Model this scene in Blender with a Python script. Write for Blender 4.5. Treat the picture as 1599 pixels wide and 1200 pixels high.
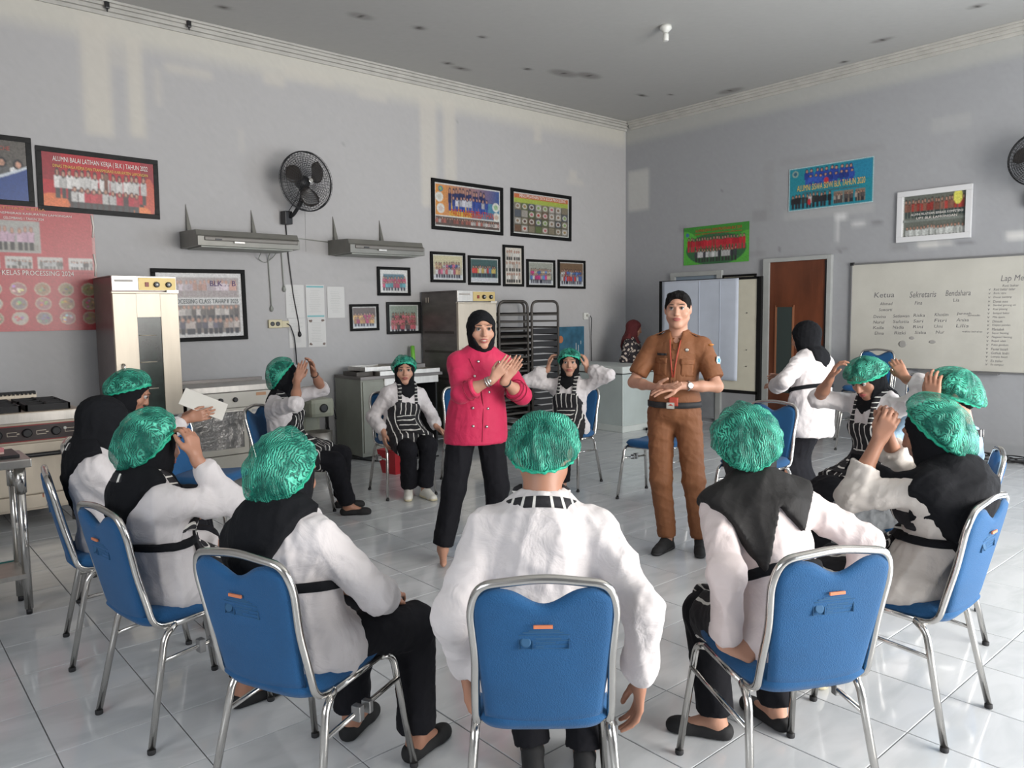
import bpy, bmesh, math, random
import numpy as np
from mathutils import Vector, Matrix
random.seed(7); rng = np.random.default_rng(7)
C = bpy.context.scene.collection
for _o in list(bpy.data.objects): bpy.data.objects.remove(_o, do_unlink=True)
PI = math.pi
YL, XR, HC, XL, YB = 7.90, 9.233, 4.45, -2.2, -2.6      # room planes in metres

# ------------------------------------------------------------------ camera
F_PX, YAW, PITCH, ROLL = 1196.8, 0.855487, 0.0903447, -0.0128866
fw = Vector((math.cos(YAW)*math.cos(PITCH), math.sin(YAW)*math.cos(PITCH), -math.sin(PITCH)))
rt = fw.cross(Vector((0, 0, 1))).normalized(); up = rt.cross(fw)
c_, s_ = math.cos(ROLL), math.sin(ROLL)
R_, U_ = rt*c_+up*s_, up*c_-rt*s_
cam_d = bpy.data.cameras.new('camera'); cam = bpy.data.objects.new('camera', cam_d); C.objects.link(cam)
cam.matrix_world = Matrix(((R_.x, U_.x, -fw.x, 0), (R_.y, U_.y, -fw.y, 0), (R_.z, U_.z, -fw.z, 1.566), (0, 0, 0, 1)))
cam_d.sensor_width = 36; cam_d.lens = F_PX/1599*36; cam_d.clip_start = .05
bpy.context.scene.camera = cam

# ------------------------------------------------------------------ world, lights, exposure
W = bpy.data.worlds.new('world'); bpy.context.scene.world = W; W.use_nodes = True
W.node_tree.nodes['Background'].inputs[0].default_value = (.85, .93, 1, 1)
W.node_tree.nodes['Background'].inputs[1].default_value = 2.2
def area(name, loc, rot, sx, sy, power, col):
    l = bpy.data.lights.new(name, 'AREA'); l.shape = 'RECTANGLE'; l.size = sx; l.size_y = sy
    l.energy = power; l.color = col
    o = bpy.data.objects.new(name, l); C.objects.link(o); o.location = loc; o.rotation_euler = rot
    return o
area('daylight_open_doors', (4.3, YB-.15, 1.75), (PI/2, 0, 0), 3.4, 2.9, 440, (1, .955, .90))
area('daylight_side_window', (XR+.15, -.9, 1.8), (PI/2, 0, PI/2), 2.6, 2.2, 170, (.80, .89, 1))
area('daylight_rear_window', (XL-.15, 1.0, 2.0), (PI/2, 0, -PI/2), 2.6, 1.6, 40, (.95, .97, 1))
vs = bpy.context.scene.view_settings
vs.view_transform = 'Standard'; vs.look = 'None'; vs.gamma = 1; vs.use_curve_mapping = False
vs.exposure = 0.13

# ------------------------------------------------------------------ materials
def mat(name, col, rough=.6, metal=0., bump=0., bscale=40., vary=0., vscale=6., spec=None, coat=0, sheen=0, stretch=None, distort=0):
    m = bpy.data.materials.new(name); m.use_nodes = True; nt = m.node_tree
    b = nt.nodes['Principled BSDF']
    b.inputs['Base Color'].default_value = (*col, 1); b.inputs['Roughness'].default_value = rough
    b.inputs['Metallic'].default_value = metal
    if spec is not None: b.inputs['Specular IOR Level'].default_value = spec
    if coat: b.inputs['Coat Weight'].default_value = coat; b.inputs['Coat Roughness'].default_value = .08
    if sheen: b.inputs['Sheen Weight'].default_value = sheen
    if bump or vary:
        tc = nt.nodes.new('ShaderNodeTexCoord'); mp = nt.nodes.new('ShaderNodeMapping')
        nt.links.new(tc.outputs['Object'], mp.inputs[0])
        if stretch: mp.inputs['Scale'].default_value = stretch
    if bump:
        n = nt.nodes.new('ShaderNodeTexNoise'); n.inputs['Scale'].default_value = bscale; n.inputs['Detail'].default_value = 4
        n.inputs['Distortion'].default_value = distort
        nt.links.new(mp.outputs[0], n.inputs['Vector'])
        bp = nt.nodes.new('ShaderNodeBump'); bp.inputs['Strength'].default_value = bump; bp.inputs['Distance'].default_value = .01 if bscale > 15 else .03
        nt.links.new(n.outputs['Fac'], bp.inputs['Height']); nt.links.new(bp.outputs[0], b.inputs['Normal'])
    if vary:
        n = nt.nodes.new('ShaderNodeTexNoise'); n.inputs['Scale'].default_value = vscale; n.inputs['Detail'].default_value = 6
        nt.links.new(mp.outputs[0], n.inputs['Vector'])
        mr = nt.nodes.new('ShaderNodeMapRange'); mr.inputs[1].default_value = .3; mr.inputs[2].default_value = .7
        mr.inputs[3].default_value = 1-vary; mr.inputs[4].default_value = 1+vary*.5
        nt.links.new(n.outputs['Fac'], mr.inputs[0])
        mx = nt.nodes.new('ShaderNodeMix'); mx.data_type = 'RGBA'; mx.blend_type = 'MULTIPLY'; mx.inputs[0].default_value = 1
        mx.inputs[6].default_value = (*col, 1); nt.links.new(mr.outputs[0], mx.inputs[7])
        nt.links.new(mx.outputs[2], b.inputs['Base Color'])
    return m
def printed(name, rough=.5, bump=0.):
    m = mat(name, (.5, .5, .5), rough, bump=bump, bscale=3, vary=0); nt = m.node_tree
    a = nt.nodes.new('ShaderNodeVertexColor'); a.layer_name = 'Col'
    nt.links.new(a.outputs[0], nt.nodes['Principled BSDF'].inputs['Base Color']); return m
M_print = printed('printed_paper', .35); M_wall = printed('painted_plaster', .85, .25); M_ceil = printed('painted_ceiling_board', .9, .1)
M_cornice = mat('cornice_plaster', (.50, .485, .45), .8, bump=.2, bscale=12, vary=.12)
M_grout = mat('grey_grout', (.17, .17, .17), .9)
M_chrome = mat('chrome_tube', (.62, .60, .57), .16, 1, bump=.02, bscale=60, vary=.1)
M_steel = mat('brushed_steel', (.50, .475, .44), .36, .85, bump=.06, bscale=30, vary=.14, vscale=3, stretch=(6, 6, .6))
M_steelw = mat('pale_steel_door', (.54, .475, .385), .38, .35, bump=.05, bscale=20, vary=.08, vscale=3, stretch=(4, 4, .6))
M_steeld = mat('dull_dark_steel', (.19, .175, .165), .45, .7, bump=.06, bscale=20, vary=.25, vscale=4, stretch=(1, 1, 3))
M_rack = mat('rack_tube_steel', (.085, .076, .068), .5, .5, vary=.2)
M_graymetal = mat('grey_painted_metal', (.30, .31, .28), .5, .15, bump=.05, vary=.15, vscale=5)
M_freezer = mat('freezer_enamel', (.47, .53, .52), .4, 0, vary=.1, vscale=3)
M_freezerlid = mat('freezer_lid_enamel', (.58, .62, .60), .4, 0, vary=.06)
M_hood = mat('hood_bronze_enamel', (.19, .185, .165), .38, .35, vary=.12)
M_black = mat('black_plastic', (.012, .012, .014), .4)
M_rubber = mat('black_rubber', (.02, .02, .022), .7)
M_tape = mat('black_tape', (.011, .011, .011), .5, spec=.25, bump=.4, bscale=25, vary=.3)
M_frameblk = mat('black_wood_frame', (.008, .008, .008), .6, spec=.15, bump=.05)
M_framewht = mat('white_wood_frame', (.68, .68, .69), .4)
M_gold = mat('control_panel_yellow', (.55, .42, .18), .45, .3)
M_red = mat('dark_red_plastic', (.45, .02, .03), .35)
M_redswitch = mat('red_switch', (.25, .03, .02), .4)
M_glassd = mat('dark_oven_glass', (.018, .03, .024), .22, 0, vary=.7, vscale=9, spec=.4)
M_glassfoil = mat('dusty_silvery_glass', (.28, .27, .26), .2, .5, bump=.6, bscale=7, vary=.55, vscale=8, coat=.4)
M_blue = mat('blue_upholstery', (.006, .083, .225), .85, bump=.35, bscale=260, vary=.14, vscale=5, sheen=.1)
M_stamp = mat('faded_stamp_ink', (.025, .095, .20), .8)
M_orange = mat('orange_asset_plate', (.62, .20, .09), .5)
M_white = mat('white_cotton_shirt', (.64, .60, .60), .82, bump=.5, bscale=9, distort=.8, vary=.05, sheen=.1)
M_cream = mat('cream_satin_blouse', (.66, .57, .56), .6, bump=.4, bscale=8, distort=.8, vary=.04, sheen=.2)
M_ivory = mat('ivory_cotton_blouse', (.66, .61, .565), .75, bump=.5, bscale=8, distort=.8)
M_denim = mat('pale_denim', (.30, .44, .58), .85, bump=.3, bscale=120, vary=.12)
M_fblack = mat('black_jersey', (.0075, .008, .010), .9, bump=.4, bscale=10, distort=.6, spec=.2)
M_fblack2 = mat('charcoal_chiffon', (.016, .015, .015), .75, bump=.4, bscale=9, distort=.6, spec=.3)
M_trous = mat('black_trouser_cloth', (.007, .007, .010), .85, spec=.25, bump=.3, bscale=9, distort=.6)
M_greytr = mat('grey_jeans', (.20, .21, .22), .85, bump=.3, bscale=60, vary=.12)
M_pink = mat('crimson_pink_twill', (.55, .014, .078), .7, bump=.35, bscale=10, distort=.6, sheen=.1)
M_pinkd = mat('crimson_piping', (.30, .008, .04), .7)
M_brown = mat('brown_uniform_twill', (.20, .074, .026), .72, bump=.4, bscale=10, distort=.6, vary=.08)
M_brownd = mat('brown_seam', (.12, .042, .016), .75)
M_skin = mat('warm_brown_skin', (.40, .195, .125), .5, bump=.05, bscale=90, vary=.06)
M_skinl = mat('light_brown_skin', (.50, .265, .18), .5, bump=.05, bscale=90, vary=.05)
M_hair = mat('black_hair', (.006, .005, .005), .75, spec=.15, bump=.6, bscale=60, stretch=(3, 3, .6))
M_eyew = mat('eye_white', (.42, .39, .37), .3); M_iris = mat('dark_brown_iris', (.015, .008, .005), .15)
M_brow = mat('eyebrow_hair', (.03, .018, .014), .8); M_lip = mat('lips_rose', (.36, .09, .085), .45)
M_maroon = mat('maroon_crepe', (.10, .012, .014), .8, bump=.3, bscale=10)
M_shoeblk = mat('black_suede', (.012, .012, .013), .8); M_shoewht = mat('white_sneaker_canvas', (.68, .66, .60), .7, bump=.2)
M_sole = mat('cream_sole_rubber', (.62, .55, .38), .6)
M_wood = mat('mahogany_door_wood', (.145, .042, .018), .45, bump=.1, bscale=12, vary=.35, vscale=5, stretch=(1, 1, .35))
M_wood2 = mat('light_grey_door_frame', (.40, .41, .40), .6, vary=.1)
M_glassgrey = mat('grey_frosted_glass', (.045, .06, .058), .25, coat=.3)
M_board = mat('whiteboard_enamel', (.55, .535, .48), .35, vary=.09, vscale=2.5)
M_flip = mat('pale_blue_paper', (.50, .54, .62), .7, bump=.15, bscale=3, vary=.05)
M_alu = mat('aluminium_edge', (.30, .30, .30), .4, .7)
M_ink = mat('faded_marker_ink', (.16, .155, .16), .7)
M_paper = mat('white_paper', (.70, .68, .63), .7, vary=.03); M_cyan = mat('teal_letterhead', (.20, .45, .48), .6)
M_txtw = mat('white_lettering', (.80, .76, .72), .5); M_txty = mat('yellow_lettering', (.75, .52, .12), .5); M_txtd = mat('dark_lettering', (.10, .12, .12), .5)
M_txtr = mat('red_lettering', (.55, .05, .03), .5)
M_boardblue = mat('scratched_blue_board', (.035, .13, .21), .6, vary=.35, vscale=9)
M_pvc = mat('white_porcelain', (.70, .70, .66), .4); M_sock = mat('yellowed_socket_plastic', (.60, .54, .36), .5)
M_green = mat('lime_green_plastic', (.22, .62, .08), .45); M_brass = mat('silver_pin', (.6, .58, .52), .3, .9)
M_lany = mat('red_lanyard', (.42, .06, .035), .6); M_teal = mat('teal_shelf_edge', (.02, .18, .17), .5)
def tile_material():
    m = mat('glossy_white_marble_tile', (.56, .58, .60), .09, 0, spec=.6); nt = m.node_tree; b = nt.nodes['Principled BSDF']
    tc = nt.nodes.new('ShaderNodeNewGeometry'); mp = nt.nodes.new('ShaderNodeMapping'); mp.inputs['Rotation'].default_value = (0, 0, .3)
    mp.inputs['Scale'].default_value = (1.1, 3.4, 1); nt.links.new(tc.outputs['Position'], mp.inputs[0])
    oi = nt.nodes.new('ShaderNodeObjectInfo'); va = nt.nodes.new('ShaderNodeVectorMath'); va.operation = 'ADD'
    nt.links.new(mp.outputs[0], va.inputs[0]); nt.links.new(oi.outputs['Random'], va.inputs[1])
    n = nt.nodes.new('ShaderNodeTexNoise'); n.inputs['Scale'].default_value = 2.2; n.inputs['Detail'].default_value = 5; n.inputs['Distortion'].default_value = .8
    nt.links.new(va.outputs[0], n.inputs['Vector'])
    r = nt.nodes.new('ShaderNodeValToRGB'); r.color_ramp.elements[0].position = .36; r.color_ramp.elements[0].color = (.53, .55, .565, 1)
    r.color_ramp.elements[1].position = .56; r.color_ramp.elements[1].color = (.61, .625, .64, 1)
    nt.links.new(n.outputs['Fac'], r.inputs[0]); nt.links.new(r.outputs[0], b.inputs['Base Color']); return m
M_tile = tile_material()
def cap_material(name, col, rimcol, alpha):
    """thin pleated non-woven net, partly see-through, creases running over the dome"""
    m = bpy.data.materials.new(name); m.use_nodes = True; nt = m.node_tree; b = nt.nodes['Principled BSDF']
    b.inputs['Roughness'].default_value = .5
    tc = nt.nodes.new('ShaderNodeTexCoord'); mp = nt.nodes.new('ShaderNodeMapping'); mp.inputs['Scale'].default_value = (1, 1, 1)
    nt.links.new(tc.outputs['Object'], mp.inputs[0])
    w = nt.nodes.new('ShaderNodeTexWave'); w.inputs['Scale'].default_value = 48; w.inputs['Distortion'].default_value = 13; w.inputs['Detail'].default_value = 3; w.inputs['Detail Scale'].default_value = .7
    nt.links.new(mp.outputs[0], w.inputs['Vector'])
    n2 = nt.nodes.new('ShaderNodeTexNoise'); n2.inputs['Scale'].default_value = 16; n2.inputs['Detail'].default_value = 3; nt.links.new(mp.outputs[0], n2.inputs['Vector'])
    m2 = nt.nodes.new('ShaderNodeMapRange'); m2.inputs[1].default_value = .36; m2.inputs[2].default_value = .66; nt.links.new(n2.outputs['Fac'], m2.inputs[0])
    mm = nt.nodes.new('ShaderNodeMath'); mm.operation = 'MULTIPLY'; nt.links.new(w.outputs['Fac'], mm.inputs[0]); nt.links.new(m2.outputs[0], mm.inputs[1])
    vc = nt.nodes.new('ShaderNodeVertexColor'); vc.layer_name = 'Rim'; mx_ = nt.nodes.new('ShaderNodeMath'); mx_.operation = 'ADD'; mx_.use_clamp = True; nt.links.new(mm.outputs[0], mx_.inputs[0]); nt.links.new(vc.outputs[0], mx_.inputs[1]); mm = mx_
    r = nt.nodes.new('ShaderNodeValToRGB'); r.color_ramp.elements[0].position = .0; r.color_ramp.elements[0].color = (*col, 1)
    r.color_ramp.elements[1].position = .9; r.color_ramp.elements[1].color = (*rimcol, 1)
    nt.links.new(mm.outputs[0], r.inputs[0]); nt.links.new(r.outputs[0], b.inputs['Base Color'])
    mr = nt.nodes.new('ShaderNodeMapRange'); mr.inputs[3].default_value = alpha; mr.inputs[4].default_value = .97
    nt.links.new(mm.outputs[0], mr.inputs[0]); nt.links.new(mr.outputs[0], b.inputs['Alpha'])
    bp = nt.nodes.new('ShaderNodeBump'); bp.inputs['Strength'].default_value = .45; bp.inputs['Distance'].default_value = .006
    nt.links.new(w.outputs['Fac'], bp.inputs['Height']); nt.links.new(bp.outputs[0], b.inputs['Normal']); return m
M_cap = cap_material('green_hair_net', (.0, .17, .12), (.10, .62, .43), .55)
M_caprim = mat('green_elastic_rim', (.012, .42, .26), .55, bump=.8, bscale=70)
def math_node(nt, op, a, b=None):
    n = nt.nodes.new('ShaderNodeMath'); n.operation = op
    for i, v in enumerate((a, b)):
        if v is None: continue
        if isinstance(v, (int, float)): n.inputs[i].default_value = v
        else: nt.links.new(v, n.inputs[i])
    return n.outputs[0]
def stripe_material(name, axis, period, frac, dark=(.012, .011, .014), light=(.70, .68, .64), wob=.006):
    m = mat(name, dark, .8, bump=.3, bscale=12, distort=.5); nt = m.node_tree; b = nt.nodes['Principled BSDF']
    tc = nt.nodes.new('ShaderNodeTexCoord'); sp = nt.nodes.new('ShaderNodeSeparateXYZ'); nt.links.new(tc.outputs['Object'], sp.inputs[0])
    n = nt.nodes.new('ShaderNodeTexNoise'); n.inputs['Scale'].default_value = 11; nt.links.new(tc.outputs['Object'], n.inputs['Vector'])
    w = math_node(nt, 'MULTIPLY', math_node(nt, 'SUBTRACT', n.outputs['Fac'], .5), wob*4)
    if axis == 'A': v = math_node(nt, 'MULTIPLY', math_node(nt, 'ARCTAN2', sp.outputs['X'], sp.outputs['Y']), .1)
    else: v = sp.outputs[axis]
    v = math_node(nt, 'ADD', v, w)
    f = math_node(nt, 'FRACT', math_node(nt, 'DIVIDE', math_node(nt, 'ADD', v, 10+period/2), period))
    k = math_node(nt, 'LESS_THAN', f, frac)
    mx = nt.nodes.new('ShaderNodeMix'); mx.data_type = 'RGBA'; mx.inputs[6].default_value = (*dark, 1); mx.inputs[7].default_value = (*light, 1)
    nt.links.new(k, mx.inputs[0]); nt.links.new(mx.outputs[2], b.inputs['Base Color']); return m
M_apron = stripe_material('black_white_striped_apron', 'X', .047, .17)
M_pocket = stripe_material('apron_pocket_cross_stripes', 'Z', .034, .2)
M_strap = stripe_material('dashed_apron_strap', 'Z', .030, .2)
M_neckstrap = stripe_material('dashed_neck_strap', 'A', .038, .24, wob=.0)
M_batik = mat('black_white_floral_cloth', (.3, .3, .3), .8)
def _bt():
    nt = M_batik.node_tree; v = nt.nodes.new('ShaderNodeTexVoronoi'); v.inputs['Scale'].default_value = 22
    tc = nt.nodes.new('ShaderNodeTexCoord'); nt.links.new(tc.outputs['Object'], v.inputs['Vector'])
    r = nt.nodes.new('ShaderNodeValToRGB'); r.color_ramp.interpolation = 'CONSTANT'; r.color_ramp.elements[0].color = (.5, .42, .36, 1)
    r.color_ramp.elements[1].position = .38; r.color_ramp.elements[1].color = (.02, .015, .02, 1)
    nt.links.new(v.outputs['Distance'], r.inputs[0]); nt.links.new(r.outputs[0], nt.nodes['Principled BSDF'].inputs['Base Color'])
_bt()

# ------------------------------------------------------------------ object helpers
def tag(o, label=None, cat=None, group=None, kind=None):
    if label: o['label'] = label
    if cat: o['category'] = cat
    if group: o['group'] = group
    if kind: o['kind'] = kind
    return o
def empty(name, loc=(0, 0, 0), rz=0, label=None, cat=None, group=None):
    o = bpy.data.objects.new(name, None); C.objects.link(o); o.location = loc; o.rotation_euler = (0, 0, rz)
    o.empty_display_size = .1
    return tag(o, label, cat, group)
def link_mesh(name, me, m, parent=None, smooth=False):
    o = bpy.data.objects.new(name, me); C.objects.link(o); o.parent = parent
    if m: me.materials.append(m)
    if smooth: me.polygons.foreach_set('use_smooth', [True]*len(me.polygons))
    return o
class MB:
    """collects solids, then links them as one mesh object"""
    def __init__(s): s.bm = bmesh.new()
    def box(s, x0, x1, y0, y1, z0, z1, bev=0., M=None):
        t = bmesh.new(); bmesh.ops.create_cube(t, size=1)
        for v in t.verts: v.co = Vector(((x0+x1)/2+v.co.x*(x1-x0), (y0+y1)/2+v.co.y*(y1-y0), (z0+z1)/2+v.co.z*(z1-z0)))
        if bev: bmesh.ops.bevel(t, geom=t.edges[:], offset=bev, segments=2, affect='EDGES', profile=.6)
        if M is not None: bmesh.ops.transform(t, matrix=M, verts=t.verts)
        s._add(t); return s
    def _add(s, t):
        me = bpy.data.meshes.new('t'); t.to_mesh(me); t.free(); s.bm.from_mesh(me); bpy.data.meshes.remove(me)
    def tube(s, pts, r, n=10, closed=False, flat=None):
        pts = [Vector(p) for p in pts]; N = len(pts)
        rs = r if isinstance(r, (list, tuple)) else [r]*N
        rings = []; prev = None
        for i, p in enumerate(pts):
            if closed: t = pts[(i+1) % N]-pts[i-1]
            else: t = pts[min(i+1, N-1)]-pts[max(i-1, 0)]
            t.normalize()
            if prev is None:
                a = Vector((0, 0, 1)) if abs(t.z) < .9 else Vector((1, 0, 0)); u = t.cross(a).normalized()
            else: u = (prev-t*prev.dot(t)).normalized()
            prev = u; w = t.cross(u)
            rings.append([s.bm.verts.new(p+(u*math.cos(2*PI*k/n)+w*math.sin(2*PI*k/n))*rs[i]) for k in range(n)])
        for i in range(N if closed else N-1):
            a, b = rings[i], rings[(i+1) % N]
            for k in range(n): s.bm.faces.new((a[k], a[(k+1) % n], b[(k+1) % n], b[k])).smooth = True
        if not closed: s.bm.faces.new(rings[0][::-1]); s.bm.faces.new(rings[-1])
        return s
    def lathe(s, prof, n=20, M=None):
        rings = []; M = M or Matrix()
        for r, z in prof: rings.append([s.bm.verts.new(M @ Vector((r*math.cos(2*PI*k/n), r*math.sin(2*PI*k/n), z))) for k in range(n)])
        for a, b in zip(rings, rings[1:]):
            for k in range(n): s.bm.faces.new((a[k], a[(k+1) % n], b[(k+1) % n], b[k])).smooth = True
        s.bm.faces.new(rings[0][::-1]); s.bm.faces.new(rings[-1]); return s
    def ball(s, c, r, seg=12):
        t = bmesh.new(); bmesh.ops.create_uvsphere(t, u_segments=seg, v_segments=max(6, seg//2), radius=1)
        rr = r if isinstance(r, (tuple, list)) else (r, r, r)
        for v in t.verts: v.co = Vector((c[0]+v.co.x*rr[0], c[1]+v.co.y*rr[1], c[2]+v.co.z*rr[2]))
        for f in t.faces: f.smooth = True
        s._add(t); return s
    def build(s, name, m, parent=None, **k):
        bmesh.ops.recalc_face_normals(s.bm, faces=s.bm.faces[:])
        me = bpy.data.meshes.new(name); s.bm.to_mesh(me); s.bm.free(); o = link_mesh(name, me, m, parent)
        return tag(o, **k)
def box(name, m, dims, parent=None, bev=0., **k): return MB().box(*dims, bev=bev).build(name, m, parent, **k)
def arc(pts, r=.03, n=5):
    """round the corners of a polyline"""
    P = [Vector(p) for p in pts]; out = [P[0]]
    for a, b, c in zip(P, P[1:], P[2:]):
        d1 = (a-b); d2 = (c-b); q = min(r, d1.length*.45, d2.length*.45)
        s0 = b+d1.normalized()*q; s1 = b+d2.normalized()*q
        for i in range(n+1):
            t = i/n; out.append(s0*(1-t)**2+b*2*t*(1-t)+s1*t*t)
    out.append(P[-1]); return out
def copy_tree(o, parent=None):
    c = o.copy(); C.objects.link(c); c.parent = parent
    for ch in list(o.children): copy_tree(ch, c)
    return c

# painted surfaces: a fine grid whose points carry the printed or painted colour
class Paint:
    def __init__(s, w, h, cell, bg):
        s.w, s.h = w, h; s.nx = max(2, int(w/cell)); s.ny = max(2, int(h/cell))
        s.a = np.ones((s.ny+1, s.nx+1, 3), np.float32)*np.array(bg, np.float32)
        s.X, s.Y = np.meshgrid(np.linspace(0, w, s.nx+1), np.linspace(0, h, s.ny+1))     # Y down from the top
    def put(s, mask, col, al=1.):
        al = (mask*al)[..., None].astype(np.float32); s.a = s.a*(1-al)+np.array(col, np.float32)*al
    def rect(s, x0, x1, y0, y1, col, al=1., soft=0.):
        if soft:
            m = np.clip((s.X-x0)/soft+.5, 0, 1)*np.clip((x1-s.X)/soft+.5, 0, 1)*np.clip((s.Y-y0)/soft+.5, 0, 1)*np.clip((y1-s.Y)/soft+.5, 0, 1)
        else: m = (s.X >= x0) & (s.X <= x1) & (s.Y >= y0) & (s.Y <= y1)
        s.put(m, col, al)
    def ell(s, x, y, rx, ry, col, al=1., soft=None):
        d = ((s.X-x)/rx)**2+((s.Y-y)/ry)**2
        s.put((d < 1) if soft is None else np.clip((1-d)/soft, 0, 1), col, al)
    def noise(s, amt, k=1):
        s.a *= 1+rng.normal(0, amt, s.a.shape[:2])[..., None].astype(np.float32)
    def gradx(s, x0, x1, y0, y1, c0, c1):
        m = (s.X >= x0) & (s.X <= x1) & (s.Y >= y0) & (s.Y <= y1); t = np.clip((s.X-x0)/(x1-x0), 0, 1)[..., None]
        col = np.array(c0)*(1-t)+np.array(c1)*t; s.a = np.where(m[..., None], col, s.a).astype(np.float32)
    def crowd(s, x0, x1, y0, y1, n, shirts, head=(.02, .02, .025), legs=(.02, .02, .03)):
        """a row of people standing close together; y0 = top of heads, y1 = feet"""
        st = (x1-x0)/n; H = y1-y0
        for i in range(n):
            x = x0+(i+.5)*st; j = random.uniform(-.04, .04)*H; f_ = random.uniform(.65, 1.2); c = tuple(min(1, q*f_) for q in random.choice(shirts)); x += random.uniform(-.18, .18)*st
            if legs is not None: s.rect(x-st*.34, x+st*.34, y0+H*.6, y1, legs)
            s.rect(x-st*.54, x+st*.5, y0+j+H*.27, y0+H*.66, c); s.ell(x, y0+j+H*.3, st*.54, H*.1, c); s.rect(x+st*.3, x+st*.42, y0+j+H*.36, y0+H*.62, tuple(q*.55 for q in c))
            s.ell(x, y0+j+H*.14, st*.34, H*.15, head); s.ell(x, y0+j+H*.15, st*.19, H*.09, (.50, .27, .19))
    def blur(s, k=.5):
        a = s.a; b = a.copy(); b[1:-1, 1:-1] = (a[1:-1, 1:-1]*(1-k)+k*.25*(a[:-2, 1:-1]+a[2:, 1:-1]+a[1:-1, :-2]+a[1:-1, 2:])); s.a = b
    def mesh(s, name):
        nx, ny = s.nx, s.ny; me = bpy.data.meshes.new(name)
        v = np.stack([s.X-s.w/2, np.zeros_like(s.X), s.h/2-s.Y], -1).reshape(-1, 3).astype(np.float32)
        i = np.arange(ny*(nx+1)).reshape(ny, nx+1)[:, :-1].ravel()
        q = np.stack([i, i+nx+1, i+nx+2, i+1], -1).astype(np.int32)
        fast_mesh(me, v, q)
        ca = me.color_attributes.new('Col', 'FLOAT_COLOR', 'POINT')
        col = np.concatenate([np.clip(s.a, 0, 1), np.ones((ny+1, nx+1, 1), np.float32)], -1)
        ca.data.foreach_set('color', col.astype(np.float32).ravel()); return me
def fast_mesh(me, v, q):
    me.vertices.add(len(v)); me.vertices.foreach_set('co', v.astype(np.float32).ravel())
    me.loops.add(len(q)*4); me.loops.foreach_set('vertex_index', q.astype(np.int32).ravel())
    me.polygons.add(len(q)); me.polygons.foreach_set('loop_start', np.arange(0, len(q)*4, 4, dtype=np.int32))
    me.update(calc_edges=True)

def text_geo(body):
    cu = bpy.data.curves.new('t', 'FONT'); cu.body = body; cu.resolution_u = 2
    o = bpy.data.objects.new('t', cu); C.objects.link(o)
    me = bpy.data.meshes.new_from_object(o.evaluated_get(bpy.context.evaluated_depsgraph_get()))
    v = [tuple(x.co) for x in me.vertices]; f = [tuple(p.vertices) for p in me.polygons]
    bpy.data.objects.remove(o); bpy.data.curves.remove(cu); bpy.data.meshes.remove(me); return v, f
def lettering(items, m, parent, y=-.004, name='lettering', slant=0.):
    """items: (text, x0, x1, z_bottom, z_top) in the parent's plane (x right, z up)"""
    V, Fc = [], []
    for body, x0, x1, z0, z1 in items:
        v, f = text_geo(body)
        if not v: continue
        a = np.array(v); lo, hi = a.min(0), a.max(0); k = len(V)
        for p in a:
            t = (p[1]-lo[1])/max(1e-6, hi[1]-lo[1])
            V.append((x0+(p[0]-lo[0])/max(1e-6, hi[0]-lo[0])*(x1-x0)+slant*t*(z1-z0), y, z0+t*(z1-z0)))
        Fc += [tuple(i+k for i in p) for p in f]
    me = bpy.data.meshes.new(name); me.from_pydata(V, [], Fc); me.update(); return link_mesh(name, me, m, parent)

# ------------------------------------------------------------------ the room shell
pw = Paint(XR-XL, HC, .035, (.455, .445, .445))
gx = lambda x: x-XL; gz = lambda z: HC-z
CR = (.60, .565, .505)
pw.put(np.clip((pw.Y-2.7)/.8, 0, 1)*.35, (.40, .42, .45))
pw.rect(gx(XL), gx(XR), gz(4.5), gz(4.12), (.60, .575, .51), .85, .16)
for x0, x1, z0, z1, al in [(1.78, 2.02, 4.3, 3.25, .85), (2.16, 2.30, 4.2, 3.28, .85), (5.44, 5.68, 4.2, 2.9, .7), (5.79, 5.98, 4.25, 2.9, .7), (2.5, 2.95, 4.02, 3.94, .6),
                           (3.48, 3.72, 4.14, 4.0, .6), (3.72, 4.3, 4.24, 4.1, .5), (4.6, 4.98, 4.15, 4.05, .5), (7.32, 7.46, 4.15, 3.92, .55), (7.95, 8.3, 3.5, 3.42, .4),
                           (2.02, 2.16, 4.3, 3.9, .4), (3.2, 3.24, 3.5, 3.25, .4), (2.4, 2.46, 3.95, 3.6, .4), (.9, 1.1, 4.3, 3.6, .3), (8.0, 8.16, 3.62, 3.5, .5)]:
    pw.rect(gx(x0), gx(x1), gz(z0), gz(z1), CR, al, .06)
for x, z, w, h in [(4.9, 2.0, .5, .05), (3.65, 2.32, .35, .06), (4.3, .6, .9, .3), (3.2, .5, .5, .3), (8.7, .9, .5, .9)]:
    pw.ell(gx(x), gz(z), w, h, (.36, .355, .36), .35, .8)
for i in range(9): pw.ell(gx(random.uniform(1, 9)), gz(random.uniform(.2, 4.2)), .02, .02, (.2, .2, .2), .35)
pw.rect(gx(XL), gx(XR), gz(.12), gz(0), (.36, .37, .38), .8)
pw.noise(.012)
wl = link_mesh('wall_left', pw.mesh('wall_left'), M_wall); wl.location = ((XL+XR)/2, YL, HC/2); wl['kind'] = 'structure'
pr = Paint(YL-YB, HC, .035, (.345, .35, .365)); gy = lambda y: YL-y
pr.rect(gy(YL), gy(YB), gz(4.5), gz(4.14), (.47, .47, .44), .75, .1)
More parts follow.
